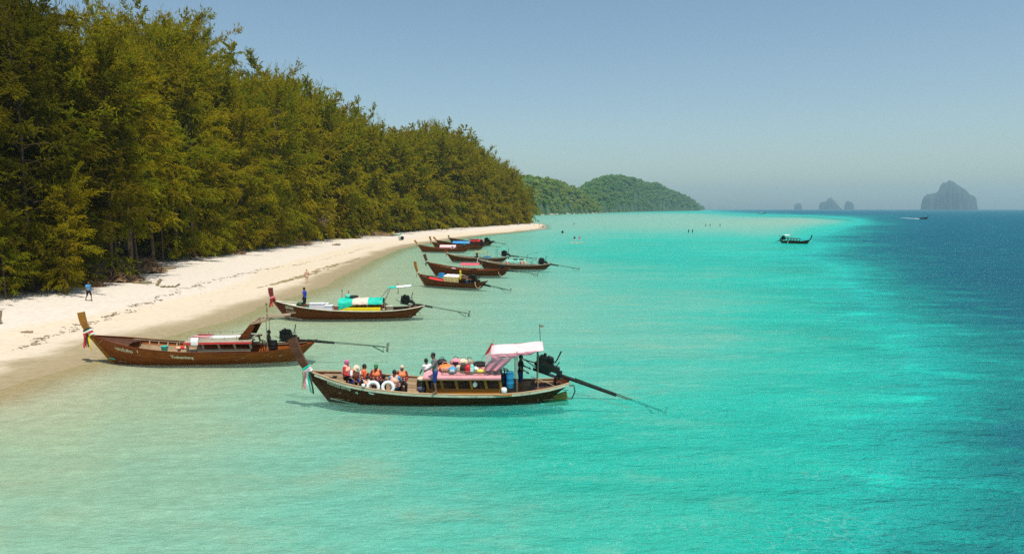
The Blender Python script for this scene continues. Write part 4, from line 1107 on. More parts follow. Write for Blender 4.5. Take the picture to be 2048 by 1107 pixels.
# flags
for (pa, pb, lab, cols) in (((960, 724, .2), (988, 678, .2), 'red pennant on a slanted stick in front of the pink awning', REDC),):
    a, c = b.at(*pa), b.at(*pb); e = empty('pennant', b.W(a), 0, lab, 'flag'); e.rotation_euler = b.root.rotation_euler
    MB().tube([(0, 0, 0), c - a], .012, 5).out('stick', GREYG, e)
    d = c - a; MB().grid([[d * .30, d * .30 + Vector((.02, .01, 0))], [d * .55, d * .5 + Vector((.22, .02, -.02))], [d * .85, d * .62 + Vector((.34, .03, .0))]], Vector((0, .006, 0))).out('cloth', cols, e)
a = b.at(1081, 684, .6); c = b.at(1079, 648, .6)
e = empty('flag_pole', b.W(a), 0, 'thin pole with a small dark flag at the back of the pink awning', 'flag'); e.rotation_euler = b.root.rotation_euler
MB().tube([(0, 0, -.1), c - a], .014, 5).out('pole', IRON, e)
d = c - a; MB().grid([[d * .86, d * .97], [d * .84 + Vector((.10, .01, -.02)), d * .95 + Vector((.10, .01, 0))], [d * .84 + Vector((.19, -.01, .02)), d * .93 + Vector((.19, 0, .01))]], Vector((0, .006, 0))).out('cloth', GREYG, e)
# load on the cabin roof
def on_roof(px, y): 
    q = b.at(px, 740, y); return Vector((q.x, y, zt + .03 + .20 * (1 - (y / 1.06) ** 2)))
LUG = 'luggage on the pink cabin roof'
ORANGE = paint('orange_nylon', (.82, .22, .045), 0.75, 0.12, 4.0); SALMON = paint('salmon_nylon', (.85, .42, .30), 0.75, 0.12, 4.0)
BLUEB = paint('blue_bag', (.06, .30, .50), 0.6, 0.2, 7.0); CREAMB = paint('cream_bag', (.62, .52, .38), 0.8, 0.15, 6.0)
REDB = paint('red_bag', (.62, .02, .035), 0.6, 0.15, 5.0); TURB = paint('turquoise_bag', (.10, .55, .42), 0.6, 0.2, 5.0); BLKB = paint('black_bag', (.02, .018, .018), 0.7, 0.3, 5.0)
NAVY = paint('navy_cloth', (.012, .03, .12), 0.85, 0.2, 4.0); DBRN = paint('dark_brown_cloth', (.035, .02, .016), 0.85, 0.25, 4.0)
def bag(px, y, w_, d_, h_, mat, lab, seed, straps=None, name='bag', cat='bag'):
    q = on_roof(px, y); e = empty(name, b.W(q), 0, lab, cat, LUG); e.rotation_euler = b.root.rotation_euler
    w_ *= 1.25; d_ *= 1.15; h_ *= 1.05
    sack(w_, d_, h_, seed).out('body', mat, e, True)
    m = MB(); m.torus((0, 0, h_ * .93), w_ * .20, .014, Matrix.Rotation(R(90), 3, 'X'), 10, 5, 0, math.pi); m.out('strap', straps or BLKB, e)
    m = MB(); m.box((0, -d_ * .45, h_ * .5), (w_ * .5, d_ * .18, h_ * .4)); m.out('pocket', straps or mat, e)
    return e
bag(891, -.35, .52, .45, .26, ORANGE, 'orange life vests piled flat on the pink roof behind the standing man', 1, SALMON)
bag(884, .35, .40, .4, .32, BLKB, 'black bag at the front end of the roof load', 2)
bag(905, -.62, .30, .28, .28, BLUEB, 'round blue bag against the near roof rail', 3, WHITEP)
bag(912, .1, .42, .4, .40, PINKC, 'large pink and brown bag, highest of the roof load', 4, DBRN)
bag(917, -.45, .22, .2, .28, CREAMB, 'small pale bag beside the round blue bag', 5)
bag(927, .15, .36, .4, .36, CREAMB, 'cream canvas bag in the middle of the roof load', 6, GREYG)
bag(928, -.45, .38, .34, .28, DBRN, 'dark brown holdall beside the red backpack', 7)
bag(936, -.66, .24, .24, .40, REDB, 'red backpack standing at the near roof rail', 8)
bag(944, -.64, .22, .24, .36, TURB, 'turquoise backpack leaning on the red backpack', 9, WHITEP)
bag(951, -.55, .24, .24, .24, WHITEP, 'white and grey bag right of the turquoise backpack', 10, GREYG)
bag(939, .3, .34, .34, .34, GREYG, 'grey rucksack behind the red and turquoise backpacks', 11)
bag(961, -.6, .30, .2, .16, YELP, 'flat yellow dry bag by the pink curtain', 12)
m = MB(); m.torus((0, 0, .09), .22, .085, None, 20, 8); thing_mesh('tyre', m, RUBBER, b, on_roof(959, .35), 'black tyre lying on the pink roof in front of the curtain', 'tyre')
# white fenders, barrels and small gear
for px, lab in ((746, 'white ring fender standing inside the near rail, nearer the prow'), (776, 'white ring fender standing inside the near rail beside the pale life vest')):
    q = b.at(px, 776, -.98); m = MB(); m.torus((0, 0, .29), .235, .075, Matrix.Rotation(R(78), 3, 'X'), 22, 9)
    o = thing_mesh('ring_fender', m, WHITEP, b, (q.x, q.y + .02, q.z - .26), lab, 'ring fender', 'white ring fenders')
for px, py, lab in ((1008, 779, 'white bucket on the side deck beside the blue barrel'), (729, 773, 'small white float tied on the near rail')):
    q = b.at(px, py, -1.0) if px > 900 else b.sec(b.tx(b.at(px, py, -.9).x), 1, .02, -1) + Vector((0, 0, .16)); m = MB(); k = .13 if px > 900 else .08; m.lathe([(k * .8, 0), (k, k * .4), (k, k * 1.3), (k * .7, k * 1.7)], seg=12)
    thing_mesh('bucket' if px > 900 else 'float', m, WHITEP, b, (q.x, q.y, q.z - k), lab, 'bucket' if px > 900 else 'float')
def barrel(b, px, py, y, r, h, mat, lab):
    q = b.at(px, py, y); e = empty('barrel', b.W(q), 0, lab, 'barrel')
    MB().lathe([(r * .93, 0), (r, .03), (r, h * .3), (r * 1.04, h * .32), (r, h * .34), (r, h * .64), (r * 1.04, h * .66), (r, h * .68), (r, h * .93), (r * .95, h)], seg=16).out('body', mat, e, True)
    MB().lathe([(r * .98, h), (r * 1.03, h + .01), (r * 1.03, h + .05), (r * .9, h + .06)], seg=16).out('lid', mat, e); return e
barrel(b, 1020, 775, -.72, .165, .66, BLUEP, 'blue plastic barrel standing behind the pink roofed cabin')
barrel(b, 1007, 772, -.45, .15, .52, paint('dark_blue_plastic', (.012, .018, .06), .4, .2, 3.), 'dark blue drum between the cabin and the blue barrel')
q = b.at(950, 764, -.98); m = MB(); m.ell((0, 0, -.10), (.10, .05, .12), 10, 7, None, .1, 4); m.tube([(0, 0, .0), (.0, 0, .12)], .012, 4); thing_mesh('plastic_bag', m, WHITEP, b, q, 'white plastic bag hanging in a cabin window', 'bag')
e = empty('hiking_backpack', b.W(b.at(843, 783, -.72)), 0, 'dark hiking backpack leaning at the cabin front by the standing man', 'backpack'); e.rotation_euler = b.root.rotation_euler
m = MB(); m.ell((0, 0, .33), (.20, .17, .36), 12, 9, None, .06, 3); m.out('body', DBRN, e, True)
m = MB(); m.ell((0, -.10, .16), (.19, .12, .16), 10, 7, None, .05, 9); m.out('pocket', paint('grey_blue_cloth', (.10, .11, .17), .85, .2, 5.), e, True)
m = MB(); m.ell((0, -.02, .60), (.20, .17, .10), 10, 7, None, .05, 5); m.out('lid', CREAMB, e, True)
rope_loop(b, [b.W(b.at(1062, 752, -.4)), b.W(b.at(1095, 765, -.5)), b.W(b.at(1132, 780, -.2)), b.W(b.at(1148, 769, 0))], 'pale rope stretched across the stern of the near passenger boat', .016)
rope_loop(b, [b.W(b.at(1126, 784, -.1)), b.W(b.at(1180, 792, 0)), ground(1262, 815, .02)], 'thin pale line trailing from the near passenger boat stern into the water', .008)

# ---- the boat drawn up at the sand, second in the row
B1 = Boat('orange brown long tail boat with a red edged cabin roof, its bow on the sand', (222, 723), (601, 717), heel=1.5, hs=1.12)
p = B1.at(162, 624, 0); B1.prow = (p.x, p.z)
b = B1
b.hull(W_RED_WORN, W_BRN, None, W_TAN, 30, 6, True, W_GOLD, foot=None, pk=.82)
b.foredeck(W_PROW, .02, .19, .03, 6)
b.floor(W_TAN, .12, .94, .10, .32)
for t in (.24, .31): b.thwart(W_TAN, t, .34)
# open gallery inside the far rail: pale coaming, posts, dark gap
for sd in (-1, 1):
    rows = [[b.sec(t, .52, -.10, sd), b.sec(t, .83, -.10, sd)] for t in np.linspace(.17, .46, 10)]
    MB().grid(rows, Vector((0, .02 * sd, 0))).out('coaming', W_TAN, b.root)
    for k in range(8):
        t = .175 + .04 * k; MB().sweep([b.sec(t, q, -.11, sd) for q in (.80, .9, .99)], .06, .05, (1, 0, 0)).out('rib', W_TAN, b.root)
    rows = [[b.sec(t, 1, -.16, sd) + Vector((0, 0, .0)), b.sec(t, 1, -.02, sd)] for t in np.linspace(.15, .95, 16)]
    MB().grid(rows, Vector((0, 0, -.025))).out('side_deck', W_GREY, b.root)
xa, xb = b.at(372, 692, -.95).x, b.at(501, 694, -.95).x
zd = b.zs(.5); zt = b.at(440, 686, -.98).z
b.cabin(xa, xb, .92, zd, zt, 4, W_GREY, .06, .30, .10)
b.roof(xa - .08, xb + .05, 1.02, zt + .05, .18, GREYG, .05)
for sd in (-1, 1): MB().box(((xa + xb) / 2, sd * 1.035, zt + .02), (xb - xa + .22, .035, .11)).out('eave', REDP, b.root)
m = MB(); z0 = zt + .16
for yy in (-.72, .72):
    for x in np.linspace(xa, xb - .8, 5): m.tube([(x, yy, z0 - .06), (x, yy, z0 + .16)], .012, 5)
    m.tube([(xa, yy, z0 + .16), (xb - .7, yy, z0 + .16)], .014, 5)
m.out('roof_rail', W_GREY, b.root)
def board(b, q, L_, w_, mats, lab, ang=0):
    e = empty('paddle_board', b.W(q), 0, lab, 'paddle board'); e.rotation_euler = (b.root.rotation_euler.x, 0, b.root.rotation_euler.z + ang)
    def part(u0, u1, nm, mt):
        rows = []
        for i in range(9):
            u = u0 + (u1 - u0) * i / 8; hw = w_ / 2 * math.sqrt(max(1 - abs(2 * u - 1) ** 2.6, .005)); rows.append([Vector(((u - .5) * L_, hw * y, .03 + .05 * abs(2 * u - 1) ** 3 + .03 * (1 - y * y))) for y in (-1, -.6, 0, .6, 1)])
        MB().grid(rows, Vector((0, 0, -.05))).out(nm, mt, e, True)
    part(0, .34, 'nose_pad', mats[0]); part(.34, 1, 'deck', mats[1]); return e
board(b, Vector(((xa + xb) / 2 - .15, -.25, zt + .20)), 2.9, .55, (PINK, WHITEP), 'white and pink paddle board lying on the red edged cabin roof')
board(b, Vector(((xa + xb) / 2 - .30, .35, zt + .18)), 2.4, .5, (DREDC, GREYG), 'grey and dark red paddle board behind the white one on the roof', .03)
q = b.at(388, 681, -1.07); rows = [[Vector((x + .01 * math.sin(v * 6 + x * 20), -.02 * math.sin(x * 25) * v + (.16 * (1 - v * 4) if v < .25 else 0), .10 - .42 * v + (.0 if v > .25 else 0))) for v in np.linspace(0, 1, 7)] for x in np.linspace(-.19, .19, 7)]
thing_mesh('towel', MB().grid(rows, Vector((0, .01, 0))), WHITEP, b, (q.x, -1.075, q.z + .03), 'white towel hung over the red edge of the cabin roof', 'towel')
# raked woven screen and pole frame over the helm
P1, P2, P3, P4 = b.at(476, 677, -.78), b.at(497, 677, -.78), b.at(510, 651, -.78), b.at(500, 648, -.78)
for sd in (-1, 1):
    rows = [[Vector((a.x, .78 * sd, a.z)) for a in (P1.lerp(P4, v), P1.lerp(P4, v).lerp(P2.lerp(P3, v), .5), P2.lerp(P3, v))] for v in np.linspace(0, 1, 5)]
    MB().grid(rows, Vector((0, .02 * sd, 0))).out('side_screen', W_BRN, b.root)
rows = [[Vector((P1.lerp(P4, v).x, y, P1.lerp(P4, v).z)) for y in np.linspace(-.78, .78, 5)] for v in np.linspace(0, 1, 5)]
MB().grid(rows, Vector((.03, 0, 0))).out('front_screen', W_BRN, b.root)
Q = b.at(536, 640, -.78)
for y in (-.78, .78):
    MB().bar((P4.x, y, P4.z), (Q.x, y, Q.z), .05, .09).out('roof_beam', W_TAN, b.root)
    MB().tube([(P4.x, y * .8, P4.z + .08), (Q.x + 1.2, y * .8, Q.z + .16)], .03, 6).out('bamboo_pole', W_GREY, b.root)
for k in range(4):
    x = P4.x + (Q.x - P4.x) * (k + .3) / 4; z = P4.z + (Q.z - P4.z) * (k + .3) / 4; MB().bar((x, -.8, z + .05), (x, .8, z + .05), .06, .03).out('roof_slat', W_TAN, b.root)
rows = [[Vector((Q.x - .05 + 1.25 * u, -.7 + .35 * v, Q.z + .10 + .12 * u + .10 * math.sin(v * 3.1))) for v in np.linspace(0, 1, 5)] for u in np.linspace(0, 1, 6)]
MB().grid(rows, Vector((0, 0, .04))).out('folded_tarpaulin', W_GREY, b.root)
for px in (533, 539):
    q = b.at(px, 660, -.62 if px < 536 else .62); b.post((q.x, q.y, .2), (q.x, q.y, Q.z + .05), .045, W_GREY)
q = b.at(535, 640, -.5); m = MB(); m.tube([(q.x, -.5, Q.z), (q.x - .03, -.5, b.at(534, 607, -.5).z)], .016, 5)
for z in (.25, .5, .62): m.ell((q.x - .01, -.5, Q.z + z), (.05, .05, .07), 6, 5)
m.ell((q.x - .03, -.5, b.at(534, 607, -.5).z), (.07, .07, .09), 8, 6); m.out('mast', W_GREY, b.root)
wheel_stand(b, 525, 681, -.3, .18)
b.engine(b.at(591, 679, 0), b.at(775, 694, 0), .86, hous=.42, handle=.35)
b.lettering('หยดน้ำค้าง', 232, 697, .25, CREAM, length=1.05)
b.lettering('1', 274, 704, .22, CREAM, length=.09)
b.lettering('Yodnamkang', 343, 715, .24, CREAM, length=1.20)
b.lettering('ธงชัย', 209, 682, .10, CREAM, length=.24) if False else None
m = MB(); m.sweep([b.sec(t, .31, .03, -1) for t in (.0, .012, .03, .05)], .03, .07); m.out('paint_stripe', TEALP, b.root)
b.ribbons(.60, [REDC, DREDC, GREENP, YELP], 1.0, 'red, green and yellow ribbons tied round the prow drawn up at the sand', [WHITE, REDC, WHITE, GREENP], RB)
q = b.at(329, 694, .35); m = MB(); m.lathe([(.15, 0), (.19, .28), (.20, .30), (.17, .31)], seg=14); thing_mesh('basin', m, TEALP, b, (q.x, q.y, q.z - .22), 'turquoise bucket on the floor of the boat at the sand', 'bucket')
q = b.at(363, 695, -.3); e = empty('life_vest_heap', b.W((q.x, q.y, q.z - .1)), 0, 'pink and white life vests heaped in front of the cabin', 'life vests')
for k, (dx, mt) in enumerate(((-.18, SALMON), (.05, REDC), (.22, SALMON))): m = sack(.30, .26, .18, k); o = m.out('vest', mt, e, True); o.location = (dx, .05 * k, 0)
q = b.at(358, 690, -.2); m = MB(); m.tube([(0, 0, 0), (.06, 0, .62)], .018, 6); m.box((-.01, 0, .02), (.14, .1, .12)); thing_mesh('mop', m, W_GREY, b, (q.x, q.y, q.z - .30), 'wooden mop handle leaning in front of the red edged cabin', 'mop')
barrel(b, 547, 700, -.35, .22, .50, BLACK, 'black drum beside the seated helmsman')
q = b.at(502, 694, .2); e = empty('water_pump', b.W((q.x, q.y, q.z - .1)), 0, 'black pump on a stand behind the red edged cabin', 'pump')
m = MB(); m.box((0, 0, .12), (.3, .3, .24)); m.out('base', BLACK, e); m = MB(); m.ell((0, 0, .42), (.15, .12, .2), 10, 7); m.tube([(.05, 0, .5), (.25, 0, .55)], .04, 6); m.tube([(0, 0, .55), (-.02, 0, .75)], .07, 8); m.out('motor', BLACK, e)
h_ = b.W(b.pp[6]); rope_loop(b, [h_, h_.lerp(ground(60, 722), .5) - Vector((0, 0, .25)), ground(-40, 726, .12)], 'thin mooring line from the bow at the sand running left over the beach', .010)
rope_loop(b, [b.W(b.sec(.0, .75, .02, -1)), b.W(b.sec(.03, .86, .05, -1)), b.W(b.sec(.06, 1.0, .05, -1))], 'short rope lashed across the bow of the orange brown boat', .014)

# ---- third boat, with the turquoise tarpaulin
B2 = Boat('brown long tail boat with a turquoise and cream tarpaulin over its cabin', (573, 635), (829, 632), hs=1.05)
p = B2.at(541, 575, 0); B2.prow = (p.x, p.z)
b = B2
b.hull(W_BRN, CREAM, None, PALE, 26, 5, True, DREDC and REDP if False else paint('dark_red_prow', (.16, .02, .016), .5, .2, 2.), foot=PINKL, pk=.88)
b.floor(W_TAN, .10, .94, .10, .36)
b.foredeck(PALE, .02, .16, .04, 4)
b.thwart(W_TAN, .25, .32)
xa, xb = b.at(677, 605, -.85).x, b.at(764, 605, -.85).x; zd = b.zs(.5); ze = b.at(720, 606, -.9).z; zr = b.at(700, 596, 0).z
for x in np.linspace(xa, xb, 4):
    for y in (-.85, .85): b.post((x, y, zd - .1), (x, y, ze), .04, W_GREY)
    m = MB(); m.tube([(x, .88 * math.sin(a), ze + (zr - ze) * math.cos(a)) for a in np.linspace(-1.57, 1.57, 9)], .02, 5); m.out('roof_hoop', W_GREY, b.root)
for (u0, u1, mt, dl) in ((0, .32, TURQ, 1), (.32, .665, PTARP, .35), (.665, 1, TURQ, .30)):
    rows = []
    for i in range(7):
        u = u0 + (u1 - u0) * i / 6; x = xa - .04 + (xb - xa + .08) * u; r_ = []
        for k in range(11):
            a = -1.57 + 3.14 * k / 10; r_.append(Vector((x, .92 * math.sin(a) , ze + (zr - ze + .03) * math.cos(a) + .02 * math.sin(u * 23 + k))))
        dd = (.46 if u0 == 0 else .10) * (1 - (u / .32) ** 1.5 * .65 if u0 == 0 else 1); 
        r_ = [Vector((x, -.94 - .02 * math.sin(u * 40), ze - dd))] + [Vector((x, -.94, ze - dd * .5))] + r_ + [Vector((x, .94, ze - .2))]
        rows.append(r_)
    MB().grid(rows, Vector((0, .0, -.015))).out('tarpaulin', mt, b.root, False)
m = MB(); xk0, xk1 = b.at(675, 620, -1.0).x, b.at(761, 620, -1.0).x
rows = [[Vector((x, -.93, zd - .04)), Vector((x, -1.0, zd - .03)), Vector((x, -.99, zd + .22 * min(1, max(.15, (x - xk0) / .7)))), Vector((x, -.93, zd + .24 * min(1, max(.15, (x - xk0) / .7))))] for x in np.linspace(xk0, xk1, 14)]
MB().grid(rows, Vector((0, .05, 0))).out('side_board', YELP, b.root)
MB().box(((xk0 + xk1) / 2, .93, zd + .1), (xk1 - xk0, .05, .24)).out('side_board', YELP, b.root)
# awning frame over the helm
A0, A1, A2 = b.at(756, 594, -.6), b.at(776, 577, -.6), b.at(822, 573, -.6)
for y in (-.6, .6):
    m = MB(); m.tube([(A0.x, y, A0.z - .35), (A1.x, y, A1.z), (A2.x, y, A2.z)], .02, 6); m.tube([(A0.x + .3, y, A0.z - .7), (A1.x + .12, y, A1.z)], .018, 6); m.out('awning_frame', STEEL, b.root)
for (u0, u1, mt) in ((0, .36, TURQ), (.36, 1, WHITEP)):
    rows = [[Vector((A1.x + (A2.x - A1.x) * u, y, A1.z + (A2.z - A1.z) * u + .04 + .05 * (1 - (y / .62) ** 2) + .01 * math.sin(u * 20))) for y in np.linspace(-.62, .62, 6)] for u in np.linspace(u0, u1, 6)]
    MB().grid(rows, Vector((0, 0, -.02))).out('awning', mt, b.root)
for px, pt in ((684, 579), (697, 581), (796, 566)):
    q = b.at(px, 596 if px < 700 else 580, .3); t_ = b.at(px, pt, .3); m = MB(); m.tube([(q.x, .3, q.z - .3), (t_.x, .3, t_.z)], .03, 6); m.ell((t_.x, .3, t_.z - .05), (.06, .06, .12), 6, 5); m.out('mast', W_GREY, b.root)
wheel_stand(b, 771, 607, -.2, .20)
b.engine(b.at(824, 607, 0), b.at(938, 627, 0), .9, hous=.36, handle=.5)
b.lettering('มุกโกก', 571, 615, .36, CREAM, length=.68)
m = MB(); m.sweep([b.on_hull(b.at(571 + 18 * u, 617.5 + 5 * u, -.5).x, b.zs(.1) - .52 - .05 * math.sin(u * 3.1), -1, .028) for u in np.linspace(0, 1, 8)], .012, .035); m.out('lettering', CREAM, b.root)
b.ribbons(.64, [GREENP, REDC, REDC], .75, 'red cloth hanging from the dark red prow of the turquoise tarpaulin boat', [REDC, PINKC], RB)
BX = 'white foam boxes in the bow of the turquoise tarpaulin boat'
for px, py, y, w_, h_, lab in ((635, 614, .15, 1.15, .48, 'largest white foam ice box behind the man in the blue shirt'), (658, 615, -.3, .62, .36, 'lower white foam ice box beside the largest box'), (650, 603, .5, .55, .42, 'white foam ice box standing behind the largest box')):
    q = b.at(px, py, y); e = empty('foam_box', b.W((q.x, y, zd - .06)), .04 * w_, lab, 'ice box', BX)
    MB().box((0, 0, h_ / 2 + .0), (w_, .5, h_)).out('box', FOAM, e); MB().box((0, 0, h_ + .045), (w_ + .03, .53, .085)).out('lid', FOAM, e)
q = b.at(617, 610, .5); e = empty('crate', b.W((q.x, .45, zd - .12)), 0, 'turquoise plastic crate in the bow by the man in blue', 'crate')
m = MB()
for x in (-.32, .32): m.box((x, 0, .15), (.03, .4, .3))
for y in (-.2, .2): m.box((0, y, .15), (.64, .03, .3))
m.box((0, 0, .02), (.62, .38, .03)); m.out('body', TURQ, e); m = MB(); m.box((0, -.22, .22), (.2, .02, .05)); m.out('handle', GREENP, e)
q = b.at(600, 609, .1); thing_mesh('rope_coil', MB().torus((0, 0, .05), .22, .07, None, 14, 6).torus((.02, 0, .14), .18, .06, None, 14, 6), GREENP, b, (q.x, .1, b.zs(.15) - .02), 'dark green coil of rope on the foredeck by the man in blue', 'rope')
q = b.at(706, 594, .1); thing_mesh('tyre', MB().torus((0, 0, .08), .34, .09, None, 18, 8), RUBBER, b, (q.x, .15, zr + .02), 'black tyre on top of the cream part of the tarpaulin', 'tyre')
q = b.at(695, 596, -.2); thing_mesh('bag', sack(.45, .4, .34, 5), TURB, b, (q.x, -.1, zr), 'small turquoise bag on the tarpaulin in front of the tyre', 'bag')
SV = 'dark red life vests under the tarpaulin'
for k in range(8):
    x = xa + 1.75 + .24 * k; e = empty('life_vest', b.W((x, -.55, zd + .02)), 0, 'dark red life vest hanging in the row under the tarpaulin', 'life vest', SV)
    MB().ell((0, 0, .28), (.10, .14, .26), 8, 6, None, .05, k).out('panel', DREDC, e, True); MB().ell((0, -.02, .03), (.11, .14, .07), 8, 5).out('belt', CREAMB, e)
q = b.at(780, 620, -.3); e = empty('storage_box', b.W((q.x, -.3, zd - .2)), 0, 'grey storage box behind the cabin of the turquoise tarpaulin boat', 'box')
MB().box((0, 0, .22), (.5, .4, .44)).out('box', GREYG, e); MB().box((0, 0, .46), (.53, .43, .05)).out('lid', CREAM, e)
rope_loop(b, [b.W(b.at(828, 617, 0)), b.W(b.at(838, 624, 0)), ground(846, 634, .03)], 'rope hanging from the stern of the turquoise tarpaulin boat', .02)

# ---- the group farther along the beach
def small_boat(label, stem, stern, tip, hull, gun, prow_end, piv, end, inner=W_TAN, hs=1.0, heel=0, wraps=None, rib=None, eng=1.0, rail=None, size_k=1.0, strakes=4, beam=1.0, tails=None, prop=True):
    b = Boat(label, stem, stern, heel=heel, hs=hs, beam=beam)
    p = b.at(*tip, 0); b.prow = (p.x, p.z)
    b.hull(hull, gun, rail, inner, 18, strakes, True, prow_end)
    b.floor(inner, .10, .93, .10, .4, True)
    b.foredeck(hull if gun is not CREAM and gun is not PALE else PALE, .02, .14, .04, 3, False)
    for t in (.3, .5): b.thwart(W_TAN, t, .32 * b.k)
    if piv: b.engine(b.at(*piv, 0), b.at(*end, 0), eng, hous=.38, handle=.4, prop=prop)
    if rib: b.ribbons(.58, tails or [WHITE, PINKL], .6, rib, wraps or [WHITE], RB)
    return b
def hoops(b, pxa, pxb, py_e, py_r, hw, mat, mat_side=None, post=True, name='canopy', drop=.0):
    xa, xb = b.at(pxa, py_e, -hw).x, b.at(pxb, py_e, -hw).x; ze = b.at((pxa + pxb) / 2, py_e, -hw).z; zr = max(b.at((pxa + pxb) / 2, py_r, 0).z, ze + .04)
    if xa > xb: xa, xb = xb, xa
    rows = [[Vector((x, hw * y, ze + (zr - ze) * (1 - y * y) + .012 * math.sin(x * 9 + y * 7))) for y in np.linspace(-1, 1, 8)] for x in np.linspace(xa, xb, 9)]
    MB().grid(rows, Vector((0, 0, -.03))).out(name, mat, b.root)
    if mat_side:
        for sd in (-1, 1):
            rows = [[Vector((x, hw * sd, ze - .01)), Vector((x, hw * sd * 1.02 + .015 * math.sin(x * 14), ze - drop))] for x in np.linspace(xa, xb, 12)]
            MB().grid(rows, Vector((0, .02, 0))).out('side_cloth', mat_side, b.root)
    if post:
        for x in np.linspace(xa + .05, xb - .05, 4):
            for y in (-hw, hw): b.post((x, y * .97, b.zs(.5) - .25), (x, y * .97, ze), .035, W_GREY)
    return xa, xb, ze, zr

BA = small_boat('brown long tail boat with a bright red lined bow and a cream sided cabin', (848, 568.5), (963, 575.5), (830, 523), W_BRN, W_PROW, W_GOLD, (957, 567), (1021, 581), hs=1.18, rib='white cloth round the tall prow of the red lined boat', eng=1.25, tails=[GREYG, WHITE])
b = BA
rows = []
for i in range(10):
    t = .12 + .34 * i / 9; hw = b.b(t) - .06; rows.append([Vector((b.x0 + t * b.L, hw * y, b.zs(t) - .05 - .12 * (1 - y * y))) for y in np.linspace(-1, 1, 7)])
MB().grid(rows, Vector((0, 0, -.03))).out('red_lining', REDC, b.root)
for k in range(4):
    t = .42 + .025 * k; m = sack(.35, .4, .3, k); o = thing_mesh('life_vest', m, REDC, b, (b.x0 + t * b.L, -.5 + .3 * k, b.zs(t) - .1), 'red life vest heaped at the end of the red lined bow', 'life vest', 'red life vests in the red lined boat')
xa_, xb_, ze_, zr_ = hoops(b, 887, 917, 553, 548, .78, WHITEP, paint('cream_slats', (.62, .46, .20), .7, .2, 6.), True, 'roof', .62)
rows = [[Vector((xb_ + 1.5 * u, .7 * y, ze_ - .02 - .25 * u + .05 * (1 - y * y))) for y in np.linspace(-1, 1, 5)] for u in np.linspace(0, 1, 5)]
MB().grid(rows, Vector((0, 0, -.03))).out('rear_roof', W_PROW, b.root)
for y in (-.65, .65): b.post((xb_ + 1.45, y, .2), (xb_ + 1.45, y, ze_ - .25), .03, W_GREY)
q = b.at(883, 551, -.6); thing_mesh('cool_box', MB().box((0, 0, .22), (.5, .4, .44)).box((0, 0, .46), (.53, .43, .05)), BLUET, b, (q.x, q.y, q.z - .2), 'blue cool box at the front of the cream sided cabin', 'cool box', smooth=False)
q = b.at(921, 556, -.75); m = MB(); rows = [[Vector((.12 * x + .03 * math.sin(v * 5), .03 * math.sin(x * 4 + v * 3), .95 - 1.0 * v)) for x in (-1, -.4, .4, 1)] for v in np.linspace(0, 1, 7)]
thing_mesh('cloth', m.grid(rows, Vector((0, .02, 0))), YELP, b, (q.x, -.8, q.z - .1), 'yellow cloth hanging at the back corner of the cream sided cabin', 'cloth')
q = b.at(935, 566, -.4); m = MB(); m.lathe([(.16, 0), (.19, .34), (.2, .36)], seg=12); thing_mesh('bucket', m, BLUET, b, (q.x, -.4, b.zs(.8) - .12), 'blue bucket near the engine of the red lined boat', 'bucket')
rope_loop(b, [b.W(b.at(950, 563, -.6)), b.W(b.at(951, 571, -.95)), b.W(b.at(956, 576, -.9)), b.W(b.at(962, 571, -.3))], 'rope hanging in a loop at the stern of the red lined boat', .03)

BB = small_boat('long brown boat with a swept up prow and a flat red awning', (868, 548), (1008, 550.5), (849, 508), W_BRN, W_RED, W_PROW, (1012, 540), (1075, 548.5), hs=1.28, rib='white cloth round the swept up prow of the red awning boat', eng=.8, tails=[GREENP, GREENP])
b = BB
hoops(b, 920, 957, 530, 525.5, .75, REDP if False else paint('red_awning', (.62, .09, .13), .7, .1, 2.), None, True, 'awning')
for px, y, w_, h_, mt, lab, cat, nm in ((893, .1, .9, .5, GREENP, 'dark green net bundle in the bow of the red awning boat', 'net', 'net_bundle'), (906, -.2, .9, .42, PINKL, 'pale pink sack in the middle of the red awning boat', 'sack', 'sack'),
    (888, .4, .6, .34, WHITEP, 'white sack near the prow of the red awning boat', 'sack', 'sack'), (948, -.3, .9, .42, DREDC, 'dark red heap of gear behind the red awning', 'gear', 'gear_heap')):
    q = b.at(px, 538, y); thing_mesh(nm, sack(w_, .6, h_, int(px)), mt, b, (q.x, y, b.zs(.4) - .30), lab, cat)
q = b.at(964, 540, .2); b.post((q.x, .2, .2), (q.x, .2, b.at(966, 519, .2).z), .06, W_GREY, 'mast')
rope_loop(b, [b.W(b.at(997, 541, -.7)), b.W(b.at(998, 548, -.85)), b.W(b.at(1005, 552, -.7)), b.W(b.at(1011, 546, 0))], 'rope hanging in a loop at the stern of the red awning boat', .035)

